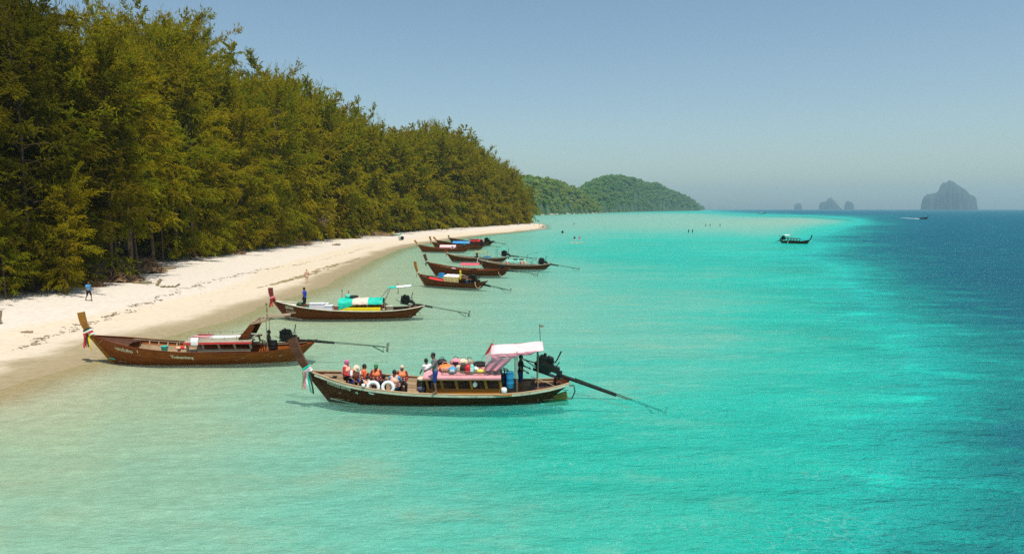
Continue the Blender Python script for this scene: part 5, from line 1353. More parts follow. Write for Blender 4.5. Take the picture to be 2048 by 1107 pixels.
BC = small_boat('brown long tail boat with a pale rail, an olive roofed shelter and a turquoise canopy', (904, 521), (1008, 522.5), (890.5, 499), W_BRN, PALE, W_RED, (1017, 511), (1072, 517), inner=PALE, hs=1.05, rib='pale cloth with brown tails round the prow of the olive roofed boat', eng=1.15, tails=[W_GOLD, W_GOLD])
b = BC
hoops(b, 947, 971, 503.5, 502, .8, paint('olive_roof', (.34, .36, .10), .7, .15, 2.), None, True, 'roof')
q0, q1 = b.at(992, 497, -.5), b.at(1009, 494, -.5)
for y in (-.5, .5): b.post((q0.x, y, .2), (q0.x, y, q0.z), .07, TEALP)
MB().grid([[Vector((q0.x - .3 + (q1.x - q0.x + .4) * u, y, q0.z + .1 * math.sin(u * 3) )) for y in (-.7, 0, .7)] for u in np.linspace(0, 1, 5)], Vector((0, 0, -.03))).out('canopy', TURQ, b.root)
for px, y, w_, h_, mt, lab, nm, cat in ((976, .2, .5, .8, GREYG, 'bundle of fishing gear beside the olive roofed shelter', 'gear_bundle', 'gear'), (934, 0, 1.1, .28, WHITEP, 'white sheet folded in the bow of the olive roofed boat', 'sheet', 'sheet'), (952, -.3, .7, .5, GREENP, 'dark green heap under the olive roof', 'net_heap', 'net')):
    q = b.at(px, 515, y); thing_mesh(nm, sack(w_, .6, h_, int(px)), mt, b, (q.x, y, b.zs(.5) - .25), lab, cat)
b.lettering('ศรีสุข', 911, 511.5, .34, PALE, length=1.3)
q = b.at(962, 519, -1.0); thing_mesh('cool_box', MB().box((0, 0, .2), (1.1, .4, .4)), BLUEP, b, (b.at(974, 517, -.9).x, -.7, b.zs(.6) - .1), 'long blue box on the rail of the olive roofed boat', 'box', smooth=False)

BD = small_boat('long tail boat with a pale green rail and flat turquoise roof, stern farthest right', (968, 536.5), (1094, 537.5), (954, 505), W_BRN, PALE, W_PROW, (1092, 527), (1158, 537.5), inner=PALE, hs=1.12, rib='dark cloth tails round the prow of the flat turquoise roofed boat', eng=1.1, tails=[DBRN, WHITE])
b = BD
hoops(b, 1012, 1052, 522, 520, .75, paint('pale_turquoise_roof', (.20, .55, .42), .6, .1, 2.), None, True, 'roof')
for px, lab in ((1031, 'front one of two black tyres on the flat turquoise roof'), (1043, 'rear one of two black tyres on the flat turquoise roof')):
    q = b.at(px, 519, .1); thing_mesh('tyre', MB().torus((0, 0, .09), .26, .09, None, 16, 7), RUBBER, b, (q.x, .1, b.at(1032, 520, 0).z + .02), lab, 'tyre', 'tyres on the turquoise roof')
for px, lab, mt in ((1015, 'single pink life vest bundle at the front of the turquoise roof', SALMON), (1044, 'larger pink life vest bundle under the back of the turquoise roof', SALMON), (1050, 'pale cream life vest bundle at the back post of the turquoise roof', CREAMB)):
    q = b.at(px, 530, -.55); thing_mesh('life_vest_bundle', sack(.55, .45, .75, px), mt, b, (q.x, -.55, b.zs(.6) - .1), lab, 'life vests')
q0, q1, q2 = b.at(1052, 527, -.5), b.at(1055, 508, -.5), b.at(1076, 505, -.5)
for y in (-.5, .5): MB().tube([(q0.x, y, q0.z - .4), (q0.x, y, q0.z + .3), (q1.x, y, q1.z), (q2.x, y, q2.z)], .025, 6).out('canopy_frame', STEEL, b.root)
MB().grid([[Vector((q1.x + (q2.x - q1.x) * u, y * (1 - .5 * u), q1.z + (q2.z - q1.z) * u + .03)) for y in (-.55, 0, .55)] for u in np.linspace(0, .72, 5)], Vector((0, 0, -.03))).out('canopy', TURQ, b.root)
wheel_stand(b, 1063, 524, 0, .26)
rope_loop(b, [b.W(b.at(957, 528, 0)), b.W(b.at(945, 530, -.2)), b.W(b.at(930, 534, -.4)), ground(915, 540, .1)], 'orange brown rope running down from the bow of the turquoise roofed boat', .035)

BE = small_boat('plain red brown long tail boat with a pink cover amidships, nearest the sand', (844, 502), (933, 502.5), (829, 480.5), W_RED, W_PROW, W_GOLD, None, None, hs=1.1, rib='grey cloth hanging from the prow of the plain red brown boat', tails=[GREYG])
b = BE
hoops(b, 879, 911, 493.5, 489.5, .8, PINKL, PINK, True, 'canopy', .25)
q = b.at(905, 496, -.7); thing_mesh('life_ring', MB().torus((0, 0, .3), .3, .08, Matrix.Rotation(R(80), 3, 'X'), 18, 8), PINKL, b, (q.x, -.9, b.zs(.6) - .05), 'pink and white life ring hung at the back of the pink cover', 'life ring')
q = b.at(895, 499, -.5); thing_mesh('sack', sack(1.0, .5, .5, 3), PINKL, b, (q.x, -.5, b.zs(.55) - .2), 'pale pink sack under the pink cover', 'sack')
BF = small_boat('red brown long tail boat lying just behind the pink covered boat', (872, 497.5), (963, 498), (859.5, 472.5), W_RED, W_PROW, W_GOLD, (968, 490), (1000, 494), hs=1.15, rib='brown cloth on the foremost of the two crossing prows', tails=[W_GOLD], eng=.9)
q = BF.at(928, 494, -.5); thing_mesh('net_heap', sack(.7, .5, .8, 2), GREENP, BF, (q.x, -.5, BF.zs(.6) - .2), 'dark heap on the rail of the boat behind the pink covered boat', 'net')
BH = small_boat('long tail boat half hidden under a bright blue tarpaulin', (880, 492.5), (968, 493), (867, 474), W_BRN, W_PROW, W_GOLD, None, None, hs=1.1)
hoops(BH, 905, 939, 486, 482, .85, BLUET, BLUET, True, 'tarpaulin', .75)
q = BH.at(936, 489, -.9); thing_mesh('sheet', MB().box((0, 0, .2), (.6, .12, .42)), paint('pale_blue_sheet', (.35, .60, .75), .7, .1, 3.), BH, (q.x, -.95, BH.zs(.6) + .1), 'pale blue folded sheet at the end of the blue tarpaulin', 'sheet', smooth=False)
BG = small_boat('farthest long tail boat of the row with a red tarpaulin and dark red roof', (905, 487.5), (981, 489.5), (897.5, 470.5), W_DARK, W_PROW, W_GOLD, (979, 483), (1012, 488), hs=1.1, rib='cream cloth hanging from the farthest prow of the row', tails=[CREAMB, CREAMB], eng=1.3)
hoops(BG, 940, 959, 482, 478, .9, REDC, REDC, True, 'tarpaulin', .9)
hoops(BG, 936, 956, 479.5, 477.5, .8, DREDC, None, False, 'roof')
q = BG.at(961, 482, 0); m = MB(); m.tube([(q.x, 0, .3), (q.x, 0, BG.at(961, 472, 0).z)], .05, 5); m.tube([(q.x - .9, 0, .3), (q.x - .9, 0, BG.at(955, 472, 0).z)], .05, 5); m.out('mast', W_GREY, BG.root)

# ---- boats out on the water
BR = Boat('dark long tail boat with a white awning anchored alone on the turquoise water', (1614.5, 487.5), (1563.5, 485.5), hs=1.15, group='boats out on the bay')
p = BR.at(1624, 470, 0); BR.prow = (p.x, p.z); b = BR
b.hull(W_DARK, W_PROW, None, W_TAN, 16, 4, True, W_DARK); b.floor(W_TAN, .1, .93, .1, .4, True); b.foredeck(W_DARK, .02, .2, .03, 3, False)
xa, xb = b.at(1597, 480, 0).x, b.at(1573, 480, 0).x; zt = b.at(1585, 476.5, 0).z
if xa > xb: xa, xb = xb, xa
b.cabin(xa, xb, .8, b.zs(.5), zt, 4, W_BRN); b.roof(xa - .1, xb + .1, .9, zt, .12, W_DARK)
x0_, x1_ = sorted((b.at(1581.5, 470, 0).x, b.at(1571.5, 470, 0).x)); z_ = b.at(1576, 470, 0).z
b.roof(x0_, x1_, .85, z_, .14, WHITEP, .05, 'awning')
for x in (x0_ + .05, x1_ - .05):
    for y in (-.75, .75): b.post((x, y, .2), (x, y, z_), .05, W_GREY)
b.engine(b.at(1562, 479.5, 0), b.at(1550, 484, 0), 1.2, hous=.5, handle=.3, prop=False)
q = b.at(1578, 483, -.9); thing_mesh('fender', MB().bar((0, 0, .3), (.2, 0, -.35), .12), WHITEP, b, (q.x, b.flip * -1.25, b.zs(.7) - .1), 'white fender hanging on the side of the lone dark boat', 'fender', smooth=False)
BT_ = Boat('tiny pale boat near the horizon beyond the sand bar', (1530, 427.3), (1517, 427.2), hs=1.0, beam=1.0, group='boats out on the bay')
BT_.hull(W_BRN, CREAM, None, W_TAN, 10, 2, False, W_BRN); BT_.roof(-2.5, 2.5, 1.0, 1.9, .15, WHITEP, .06, 'awning')
BS = Boat('speeding dark boat trailing a white wake near the horizon', (1853.5, 438.0), (1840, 437.6), hs=1.1, beam=1.3, group='boats out on the bay')
BS.hull(W_DARK, W_DARK, None, W_DARK, 10, 2, False, W_DARK); BS.roof(-.8, .8, .8, 1.7, .1, W_DARK, .06, 'awning')
for x in (-.7, .7):
    for y in (-.7, .7): BS.post((x, y, .3), (x, y, 1.7), .06)
FOAMW = paint('foam', (.80, .84, .84), .8, .05, 2.0)
g_ = np.random.default_rng(8); V = []; F = []
p0, p1 = ground(1838, 437.5), ground(1796, 435.0)
for k in range(150):
    u = g_.uniform(0, 1) ** 1.5; c = p0.lerp(p1, u); wv = .5 + 1.6 * u; x, y = c.x + g_.normal() * .5, c.y + g_.normal() * wv * 1.2; r = g_.uniform(.3, 1.1) * (1 - .6 * u); o = len(V)
    n = 6
    V.append((x, y, (.10 * (1 - u) * g_.uniform(.3, 1) + .02))); V += [(x + math.cos(a) * r * 1.6, y + math.sin(a) * r, .012) for a in np.arange(n) / n * 6.283]
    F += [(o, o + 1 + i, o + 1 + (i + 1) % n) for i in range(n)]
tag(link('wake_foam', mesh_np('wake_foam', V, F, FOAMW)), 'white foam wake behind the speeding boat', 'foam', kind='stuff')
# ------------------------------------------------------------------ people
SKIN_D = paint('skin_brown', (.20, .095, .055), .55, .08, 6.0); SKIN_M = paint('skin_tan', (.36, .19, .12), .55, .08, 6.0); SKIN_L = paint('skin_pale', (.58, .36, .26), .55, .08, 6.0)
HAIR = paint('black_hair', (.012, .010, .009), .6, .3, 20.0); BLOND = paint('fair_hair', (.42, .33, .20), .6, .2, 20.0)
EYE = paint('eye_dark', (.01, .008, .006), .3, .1, 5.0); LIP = paint('lips', (.30, .10, .08), .5, .05, 5.0)
VEST = paint('orange_life_vest', (.85, .24, .09), .75, .12, 6.0); VESTP = paint('salmon_life_vest', (.82, .46, .34), .75, .1, 6.0); BELT = paint('dark_red_belt', (.22, .012, .018), .8, .15, 6.0)
REFL = paint('pale_reflector', (.80, .62, .55), .5, .05, 6.0)
GREYK = paint('grey_knit', (.17, .165, .16), .9, .15, 9.0); BLUEK = paint('blue_cotton', (.012, .045, .24), .9, .15, 6.0); BLUES = paint('bright_blue_jersey', (.01, .05, .42), .85, .15, 6.0)
WHITEC = paint('white_cotton', (.72, .72, .74), .9, .06, 6.0); BLACKC = paint('black_cotton', (.014, .013, .014), .9, .2, 6.0); PINKS = paint('pink_scarf', (.62, .14, .30), .85, .15, 8.0)
REDS = paint('red_shirt', (.55, .03, .03), .85, .15, 6.0); GREENS = paint('green_cap_cloth', (.03, .15, .04), .85, .15, 6.0); LBLUE = paint('light_blue_cotton', (.06, .28, .55), .85, .15, 6.0)
ORCH = paint('orange_jersey', (.80, .10, .03), .85, .1, 6.0)

def POSE(kind):
    V3 = Vector
    st = dict(pel=V3((0, 0, .93)), bel=V3((.015, 0, 1.10)), che=V3((.01, 0, 1.28)), nec=V3((.0, 0, 1.465)), hed=V3((.025, 0, 1.60)),
              sl=V3((0, .175, 1.405)), sr=V3((0, -.175, 1.405)), el=V3((-.03, .235, 1.13)), er=V3((-.03, -.235, 1.13)), wl=V3((.05, .25, .89)), wr=V3((.05, -.25, .89)),
              hl=V3((0, .09, .90)), hr=V3((0, -.09, .90)), kl=V3((.02, .10, .49)), kr=V3((.02, -.10, .49)), al=V3((-.02, .10, .085)), ar=V3((-.02, -.10, .085)), tl=V3((.15, .125, .03)), tr=V3((.15, -.125, .03)))
    if kind == 'stand': return st
    if kind == 'lean':      # standing, one arm reaching forward and down
        st.update(el=V3((.14, .20, 1.18)), wl=V3((.36, .14, 1.03)), er=V3((-.06, -.24, 1.13)), wr=V3((-.03, -.25, .88)), che=V3((.035, 0, 1.28)), nec=V3((.05, 0, 1.46)), hed=V3((.085, 0, 1.585)), kl=V3((.05, .07, .49)), kr=V3((.0, -.11, .49))); return st
    if kind == 'walk':
        st.update(kl=V3((.22, .09, .52)), al=V3((.25, .09, .10)), tl=V3((.42, .10, .05)), kr=V3((-.08, -.09, .50)), ar=V3((-.34, -.09, .14)), tr=V3((-.20, -.10, .03)), el=V3((-.16, .22, 1.16)), wl=V3((-.20, .27, .95)), er=V3((.08, -.23, 1.15)), wr=V3((.30, -.23, 1.02)), hed=V3((.06, 0, 1.59)), nec=V3((.03, 0, 1.46))); return st
    if kind == 'helm':      # standing, hands forward on the tiller
        st.update(el=V3((.10, .24, 1.16)), wl=V3((.33, .16, 1.10)), er=V3((.05, -.24, 1.15)), wr=V3((.30, -.20, 1.0))); return st
    up = lambda d, z: {k: st[k] + V3((d * (st[k].z - .93), 0, z)) for k in ('pel', 'bel', 'che', 'nec', 'hed', 'sl', 'sr')}
    if kind == 'sit':
        s = dict(st); s.update(up(.05, -.40)); s.update(hl=V3((.02, .09, .51)), hr=V3((.02, -.09, .51)), kl=V3((.43, .13, .53)), kr=V3((.43, -.13, .53)), al=V3((.44, .13, .09)), ar=V3((.44, -.13, .09)), tl=V3((.61, .15, .03)), tr=V3((.61, -.15, .03)),
                 el=V3((.06, .24, .74)), er=V3((.06, -.24, .74)), wl=V3((.30, .15, .66)), wr=V3((.30, -.15, .66))); return s
    if kind == 'huddle':    # sitting bent forward, head bowed
        s = dict(st); s.update(up(.50, -.42)); s.update(hl=V3((.0, .09, .49)), hr=V3((.0, -.09, .49)), kl=V3((.42, .15, .54)), kr=V3((.42, -.15, .54)), al=V3((.40, .14, .09)), ar=V3((.40, -.14, .09)), tl=V3((.57, .15, .03)), tr=V3((.57, -.15, .03)),
                 el=V3((.34, .24, .72)), er=V3((.34, -.24, .72)), wl=V3((.50, .12, .60)), wr=V3((.50, -.12, .60))); s['hed'] = s['nec'] + V3((.12, 0, .075)); return s
    if kind == 'low':       # sitting on the boards, knees up
        s = dict(st); s.update(up(-.08, -.78)); s.update(hl=V3((.02, .09, .13)), hr=V3((.02, -.09, .13)), kl=V3((.36, .13, .46)), kr=V3((.36, -.13, .46)), al=V3((.56, .13, .09)), ar=V3((.56, -.13, .09)), tl=V3((.73, .14, .04)), tr=V3((.73, -.14, .04)),
                 el=V3((.12, .25, .40)), er=V3((.12, -.25, .40)), wl=V3((.36, .17, .52)), wr=V3((.36, -.17, .52))); return s
def fused(mb, mat, voxel, name):
    """one continuous skin over overlapping limbs"""
    ob = bpy.data.objects.new('tmp', mb.mesh('tmp', mat)); COL.objects.link(ob)
    md = ob.modifiers.new('r', 'REMESH'); md.mode = 'VOXEL'; md.voxel_size = voxel; md.use_smooth_shade = True
    sm = ob.modifiers.new('s', 'SMOOTH'); sm.factor = .5; sm.iterations = 2
    me = bpy.data.meshes.new_from_object(ob.evaluated_get(bpy.context.evaluated_depsgraph_get())); bpy.data.objects.remove(ob)
    me.name = name; me.materials.clear(); me.materials.append(mat); return me
def cap(m, a, b, ra, rb, n=4):
    for i in range(n + 1): m.ell(a.lerp(b, i / n), ra + (rb - ra) * i / n, 10, 6) if i in (0, n) else None
    m.tube([a, b], [ra, rb], 10)
def torso_frame(P):
    up = (P['nec'] - P['pel']).normalized(); y = Vector((0, 1, 0)); x = y.cross(up).normalized(); return x, y, up, Matrix((x, y, up)).transposed()
_pose_cache = {}
def pose_meshes(kind):
    if kind in _pose_cache: return _pose_cache[kind]
    P = POSE(kind); x, y, up, T = torso_frame(P)
    hd = (P['hed'] - P['nec']).normalized(); fx = Vector((0, 1, 0)).cross(hd).normalized(); HM = Matrix((fx, Vector((0, 1, 0)), hd)).transposed()
    m = MB()
    m.ell(P['pel'], (.115, .165, .13), 12, 8, T); m.ell(P['bel'], (.10, .145, .15), 12, 8, T); m.ell(P['che'], (.115, .165, .17), 12, 8, T)
    m.ell(P['che'].lerp(P['nec'], .62), (.085, .17, .07), 12, 8, T)
    cap(m, P['nec'] - hd * .06, P['hed'], .058, .055); m.ell(P['hed'] + hd * .012, (.098, .077, .118), 14, 10, HM); m.ell(P['hed'] - hd * .06 + fx * .03, (.062, .055, .055), 10, 7, HM)
    m.ell(P['hed'] + fx * .098 - hd * .012, (.022, .015, .024), 8, 6, HM)
    for s in ('l', 'r'):
        sg = 1 if s == 'l' else -1
        m.ell(P['hed'] + Vector((0, sg * .078, 0)) - hd * .008, (.026, .012, .034), 8, 6, HM)
        cap(m, P['s' + s], P['e' + s], .054, .042); cap(m, P['e' + s], P['w' + s], .041, .028)
        cap(m, P['che'] + up * .09, P['s' + s], .075, .058)
        cap(m, P['h' + s], P['k' + s], .088, .058); cap(m, P['k' + s], P['a' + s], .056, .036); m.ell(P['k' + s].lerp(P['a' + s], .28) - (x * .012), (.05, .05, .10), 8, 6)
        d = (P['t' + s] - P['a' + s]); d.z = 0; d.normalize(); z0 = P['t' + s].z
        hp = P['a' + s] - d * .035; hp.z = z0 + .012; cap(m, hp, P['a' + s], .036, .036); q = P['a' + s] + d * .09; q.z = z0 + .012; cap(m, P['a' + s], q, .036, .036); e = P['t' + s].copy(); e.z = z0; cap(m, q, e, .036, .026)
    body = fused(m, SKIN_D, .021, 'body')
    # hands with five fingers, eyes and mouth, joined to the same figure
    h = MB()
    for s in ('l', 'r'):
        sg = 1 if s == 'l' else -1
        d = (P['w' + s] - P['e' + s]).normalized(); sd = d.cross(Vector((0, sg, 0))).normalized() if abs(d.y) < .9 else Vector((0, 0, 1)); n_ = d.cross(sd).normalized()
        w0 = P['w' + s]; h.ell(w0 + d * .05, (.026, .04, .06), 8, 6, Matrix((n_, sd, d)).transposed())
        for k, ln_ in enumerate((.062, .075, .08, .070)):
            b0 = w0 + d * .085 + sd * (-.027 + .018 * k) * -1; b1 = b0 + d * ln_ * .5 + n_ * .006 * sg; b2 = b1 + d * ln_ * .42 + n_ * .020 * sg; h.tube([b0 - d * .02, b0, b1, b2], [.009, .009, .0085, .006], 5)
        b0 = w0 + d * .03 + sd * .03; b1 = b0 + d * .03 + sd * .025; b2 = b1 + d * .03 + sd * .004; h.tube([b0 - sd * .01, b0, b1, b2], [.011, .011, .010, .007], 5)
    o = len(body.vertices)
    bm = bmesh.new(); bm.from_mesh(body)
    def add(mb, mi):
        vs = [bm.verts.new(v) for v in mb.v]
        for f in mb.f:
            try: fc = bm.faces.new([vs[i] for i in f]); fc.material_index = mi; fc.smooth = True
            except ValueError: pass
    add(h, 0)
    ey = MB()
    for sg in (1, -1): ey.ell(P['hed'] + fx * .086 + Vector((0, sg * .033, 0)) + hd * .010, (.012, .014, .008), 6, 5, HM); ey.ell(P['hed'] + fx * .090 + Vector((0, sg * .033, 0)) + hd * .032, (.008, .018, .005), 6, 5, HM)
    add(ey, 1); lp = MB(); lp.ell(P['hed'] + fx * .083 - hd * .055, (.010, .024, .008), 6, 5, HM); add(lp, 2)
    bm.to_mesh(body); bm.free(); body.materials.append(EYE); body.materials.append(LIP)
    _pose_cache[kind] = (P, body, T, HM, fx, hd); return _pose_cache[kind]
_cloth_cache = {}
def cloth(kind, what):
    """garment mesh grown over the same joints"""
    if (kind, what) in _cloth_cache: return _cloth_cache[kind, what]
    P, body, T, HM, fx, hd = pose_meshes(kind); x, y, up, _ = torso_frame(P); m = MB()
    if what.startswith('shirt'):
        m.ell(P['pel'] + up * .05, (.132, .182, .11), 12, 8, T); m.ell(P['bel'], (.122, .165, .16), 12, 8, T); m.ell(P['che'], (.135, .185, .18), 12, 8, T); m.ell(P['che'].lerp(P['nec'], .60), (.10, .185, .07), 12, 8, T)
        for s in ('l', 'r'):
            cap(m, P['che'] + up * .09, P['s' + s], .09, .075); f = {'shirt_none': 0.0, 'shirt_short': .55, 'shirt_long': 1.0}[what]
            if f: cap(m, P['s' + s], P['s' + s].lerp(P['e' + s], f), .073, .064 if f < 1 else .058)
            if f == 1: cap(m, P['e' + s], P['e' + s].lerp(P['w' + s], .93), .057, .042)
    elif what in ('shorts', 'trousers'):
        m.ell(P['pel'], (.132, .182, .13), 12, 8, T)
        for s in ('l', 'r'):
            f = 1.0 if what == 'trousers' else .92; cap(m, P['h' + s], P['h' + s].lerp(P['k' + s], f), .108, .080)
            if f == 1: cap(m, P['k' + s], P['k' + s].lerp(P['a' + s], .86), .075, .055)
    elif what == 'briefs': m.ell(P['pel'] - up * .02, (.122, .172, .09), 12, 8, T)
    elif what == 'bra': m.ell(P['che'] + up * .01, (.124, .172, .05), 12, 8, T)
    elif what == 'vest':
        m.ell(P['bel'], (.165, .205, .14), 12, 8, T); m.ell(P['che'], (.175, .215, .17), 12, 8, T)
        for s in ('l', 'r'):
            sg = 1 if s == 'l' else -1; q = Vector((0, sg * .105, 0))
            cap(m, P['che'] + q + x * .08, P['nec'] + q * .95 + x * .05 - up * .01, .06, .05); cap(m, P['che'] + q - x * .08, P['nec'] + q * .95 - x * .05, .06, .05); cap(m, P['nec'] + q * .95 + x * .05, P['nec'] + q * .95 - x * .05, .05, .05)
    me = fused(m, BLACKC, .024, what); _cloth_cache[kind, what] = me; return me
def garment(e, kind, what, mat, name):
    me = cloth(kind, what).copy(); me.materials.clear(); me.materials.append(mat); return link(name, me, e)
def person(label, kind, pos, face, skin=SKIN_D, size=1.0, shirt=None, pants=None, vest=None, hair=HAIR, hat=None, group=None, extra=None, at_head=True, heel=None):
    """pos: where the head (at_head) or the feet are; face: heading the figure looks along"""
    P, body, T, HM, fx, hd = pose_meshes(kind)
    rz = Matrix.Rotation(face, 3, 'Z'); pos = Vector(pos)
    loc = pos - rz @ (P['hed'] * size) if at_head else pos
    e = empty('person', loc, face, label, 'person', group); e.scale = (size,) * 3
    bd = body.copy(); bd.materials[0] = skin; link('body', bd, e)
    if shirt: garment(e, kind, 'shirt_' + shirt[0], shirt[1], 'shirt')
    if pants: garment(e, kind, pants[0], pants[1], pants[0])
    if vest:
        v = garment(e, kind, 'vest', vest, 'life_vest'); x, y, up, _ = torso_frame(P)
        b = MB(); r = MB()
        for hgt in (-.02, .07):
            c = P['bel'] + up * hgt; b.v += []; 
            ring = [c + x * (.178 * math.cos(a)) + y * (.218 * math.sin(a)) for a in np.linspace(0, 2 * math.pi, 17)]
            b.tube(ring, .019, 5)
            for a in np.linspace(.35, 2 * math.pi + .35, 9)[:-1]: r.box(c + x * (.19 * math.cos(a)) + y * (.23 * math.sin(a)), (.03, .06, .036), Matrix.Rotation(a, 3, 'Z'))
        b.out('belt', BELT, v); r.out('reflector', REFL, v)
    if hair:
        m = MB(); m.ell(P['hed'] + hd * .034 - fx * .020, (.098, .087, .108), 14, 9, HM); m.out('hair', hair, e, True)
    if hat:
        m = MB(); k, mt = hat
        if k == 'cap': m.ell(P['hed'] + hd * .055 - fx * .005, (.110, .095, .088), 14, 8, HM); m.ell(P['hed'] + hd * .055 + fx * .11, (.075, .07, .012), 12, 6, HM)
        if k == 'brim': m.ell(P['hed'] + hd * .06 - fx * .005, (.106, .093, .095), 14, 8, HM); m.lathe([(.10, .0), (.17, -.012), (.175, -.004), (.10, .012)], P['hed'] + hd * .065, HM, 18)
        if k == 'scarf': m.ell(P['hed'] + hd * .02 - fx * .022, (.112, .098, .132), 14, 9, HM); m.ell(P['nec'] - hd * .02, (.10, .13, .10), 12, 7, HM)
        m.out('hat' if k != 'scarf' else 'headscarf', mt, e, True)
    return e
b4 = lambda px, py, y: B4.W(B4.at(px, py, y))
GP = 'passengers in the near boat'
F0, FPI = 0.0, math.pi
def chk(n, e): pass
person('person in a pink headscarf and orange life vest sitting nearest the prow', 'sit', b4(694, 725, .15), -.35, SKIN_M, 1.0, ('long', REDS), ('trousers', BLACKC), VESTP, HAIR, ('scarf', PINKS), GP)
person('person in grey and blue leaning forward beside the pink headscarf', 'huddle', b4(713, 737, -.15), -.9, SKIN_D, 1.0, ('short', WHITEC), ('shorts', BLUES), VEST, None, ('brim', CREAMB), GP)
person('person in an orange jersey and vest turned away, dark hair', 'sit', b4(729, 733, .35), .3, SKIN_D, 1.0, ('long', ORCH), ('trousers', BLACKC), VEST, HAIR, None, GP)
person('dark haired person in black sitting low between orange vests', 'low', b4(737, 751, -.1), -.6, SKIN_D, .95, ('long', BLACKC), ('trousers', BLACKC), None, HAIR, None, GP)
person('person in a green cap and blue trousers facing the camera', 'sit', b4(752, 734, .62), -1.55, SKIN_D, 1.02, ('long', DREDC), ('trousers', LBLUE), VEST, None, ('cap', GREENS), GP)
person('child in a pale orange vest, back turned, by the ring fender nearer the prow', 'low', b4(734, 755, -.62), 1.2, SKIN_M, .80, ('short', WHITEC), ('shorts', NAVY), VESTP, HAIR, None, GP)
person('person all in black sitting low between the two ring fenders', 'low', b4(767, 753, .05), 2.6, SKIN_D, 1.0, ('long', BLACKC), ('trousers', BLACKC), None, HAIR, None, GP)
person('person with a salmon life vest back turned, right of the ring fenders', 'low', b4(789, 745, -.55), 1.45, SKIN_D, 1.08, ('short', LBLUE), ('trousers', BLACKC), VESTP, HAIR, None, GP)
person('person in an orange vest and pale headscarf sitting at the far rail', 'sit', b4(804, 736, .55), -1.3, SKIN_D, 1.0, ('long', DREDC), ('trousers', BLACKC), VEST, HAIR, ('scarf', CREAMB), GP)
person('barefoot man in a grey jersey and blue shorts standing on the near rail', 'lean', b4(866, 711, -1.12), FPI + .25, SKIN_D, 1.03, ('long', GREYK), ('shorts', BLUEK), None, HAIR, None, None)
person('person in a white shirt leaning at the cabin front behind the standing man', 'lean', b4(852, 722, -.30), 2.2, SKIN_D, 1.0, ('short', WHITEC), ('trousers', NAVY), None, HAIR, None, None)
person('helmsman in dark clothes standing under the pink awning', 'helm', b4(1042, 714, .15), -.2, SKIN_D, 1.0, ('short', BLACKC), ('shorts', NAVY), None, HAIR, None, None)
person('helmsman in black sitting on the stern of the orange brown boat', 'sit', B1.W(B1.at(538, 664, -.15)), .5, SKIN_D, 1.0, ('long', BLACKC), ('trousers', BLACKC), None, HAIR, None, None)
person('man in a bright blue shirt and black shorts standing in the bow', 'stand', B2.W(B2.at(608, 577.5, -.05)), FPI - .2, SKIN_D, 1.0, ('short', BLUES), ('shorts', BLACKC), None, HAIR, None, None)
def on_sand(px, py):
    q = ground(px, py, .4)
    for _ in range(8): q = ground(px, py, gz(q.x, q.y))
    return q
q = on_sand(178, 601); person('boy in a light blue shirt and dark shorts striding over the sand', 'walk', q, -.5, SKIN_D, .93, ('short', LBLUE), ('shorts', BLACKC), None, HAIR, None, None, None, False)
q = on_sand(614, 567); person('fair haired woman in a pink swimsuit walking away on the damp sand', 'stand', q, 1.9, SKIN_L, .96, ('none', SKIN_L) if False else None, ('briefs', PINKL), None, BLOND, None, None, None, False)
SB = 'people at the edge of the wood'
for px, py, sh, pn, fc, lab, D in ((240, 543, WHITEC, BLACKC, -1.0, 'person in white standing among the roots by the bare trunks', 0), (339, 515, WHITEC, NAVY, -1.2, 'person in a white shirt in the shade behind the spiky plant', 0), (365, 508, PINKS, GREYK, -.4, 'person in a pink top by the old canoe under the trees', 0),
                                   (748, 463.5, WHITEC, NAVY, -1.0, 'person in white standing before the dark trees far along the beach', 0), (790.5, 464.5, WHITEC, CREAMB, -1.4, 'person in white standing beside the yellow kayak', 0),
                                   (1068.5, 451, GREENS, BLACKC, 0, 'person in dark clothes on the far tip of the beach', 0), (1079, 452, WHITEC, SALMON, .5, 'person in pale clothes at the waterline of the far tip', 0), (1037, 450.5, WHITEC, NAVY, .5, 'person in white by the last trees of the beach', 0)):
    q = on_sand(px, py); person(lab, 'stand', q, fc, SKIN_M, 1.0, ('short', sh), ('trousers', pn), None, HAIR, None, SB, None, False)
for px, lab in ((112, 'person in a purple top sitting in the shade of the low bushes'), (118, 'person in white sitting in the shade beside the purple top')):
    q = on_sand(px, 573); person(lab, 'low', q, -.8, SKIN_M, 1.0, ('short', paint('purple_cotton', (.12, .04, .16), .9, .1, 5.) if px == 112 else WHITEC), ('trousers', BLACKC), None, HAIR, None, SB, None, False)
# bathers and paddlers, waist or neck deep in the bay
e_q = ground(1153, 486, 0)
e = empty('paddle_board', (e_q.x, e_q.y, .0), .1, 'pale paddle board under two people out on the bay', 'paddle board')
rows = [[Vector((1.75 * u, .4 * y * math.sqrt(max(1 - abs(u) ** 2.4, .01)), .03 + .08 * abs(u) ** 3)) for y in (-1, -.5, 0, .5, 1)] for u in np.linspace(-1, 1, 13)]
MB().grid(rows, Vector((0, 0, .09))).out('deck', CREAMB, e, True)
MB().box((1.4, 0, -.02), (.25, .03, .16)).out('fin', BLACK, e)
for dx, sh, lab in ((-.5, BLACKC, 'paddler in black and white on the left of the pale paddle board'), (.75, PINKS, 'paddler in a pink top on the right of the pale paddle board')):
    person(lab, 'stand', (e_q.x + dx, e_q.y, .12), 1.5, SKIN_L, .97, ('short', sh), ('shorts', WHITEC), None, HAIR, None, 'paddlers on the pale board', None, False)
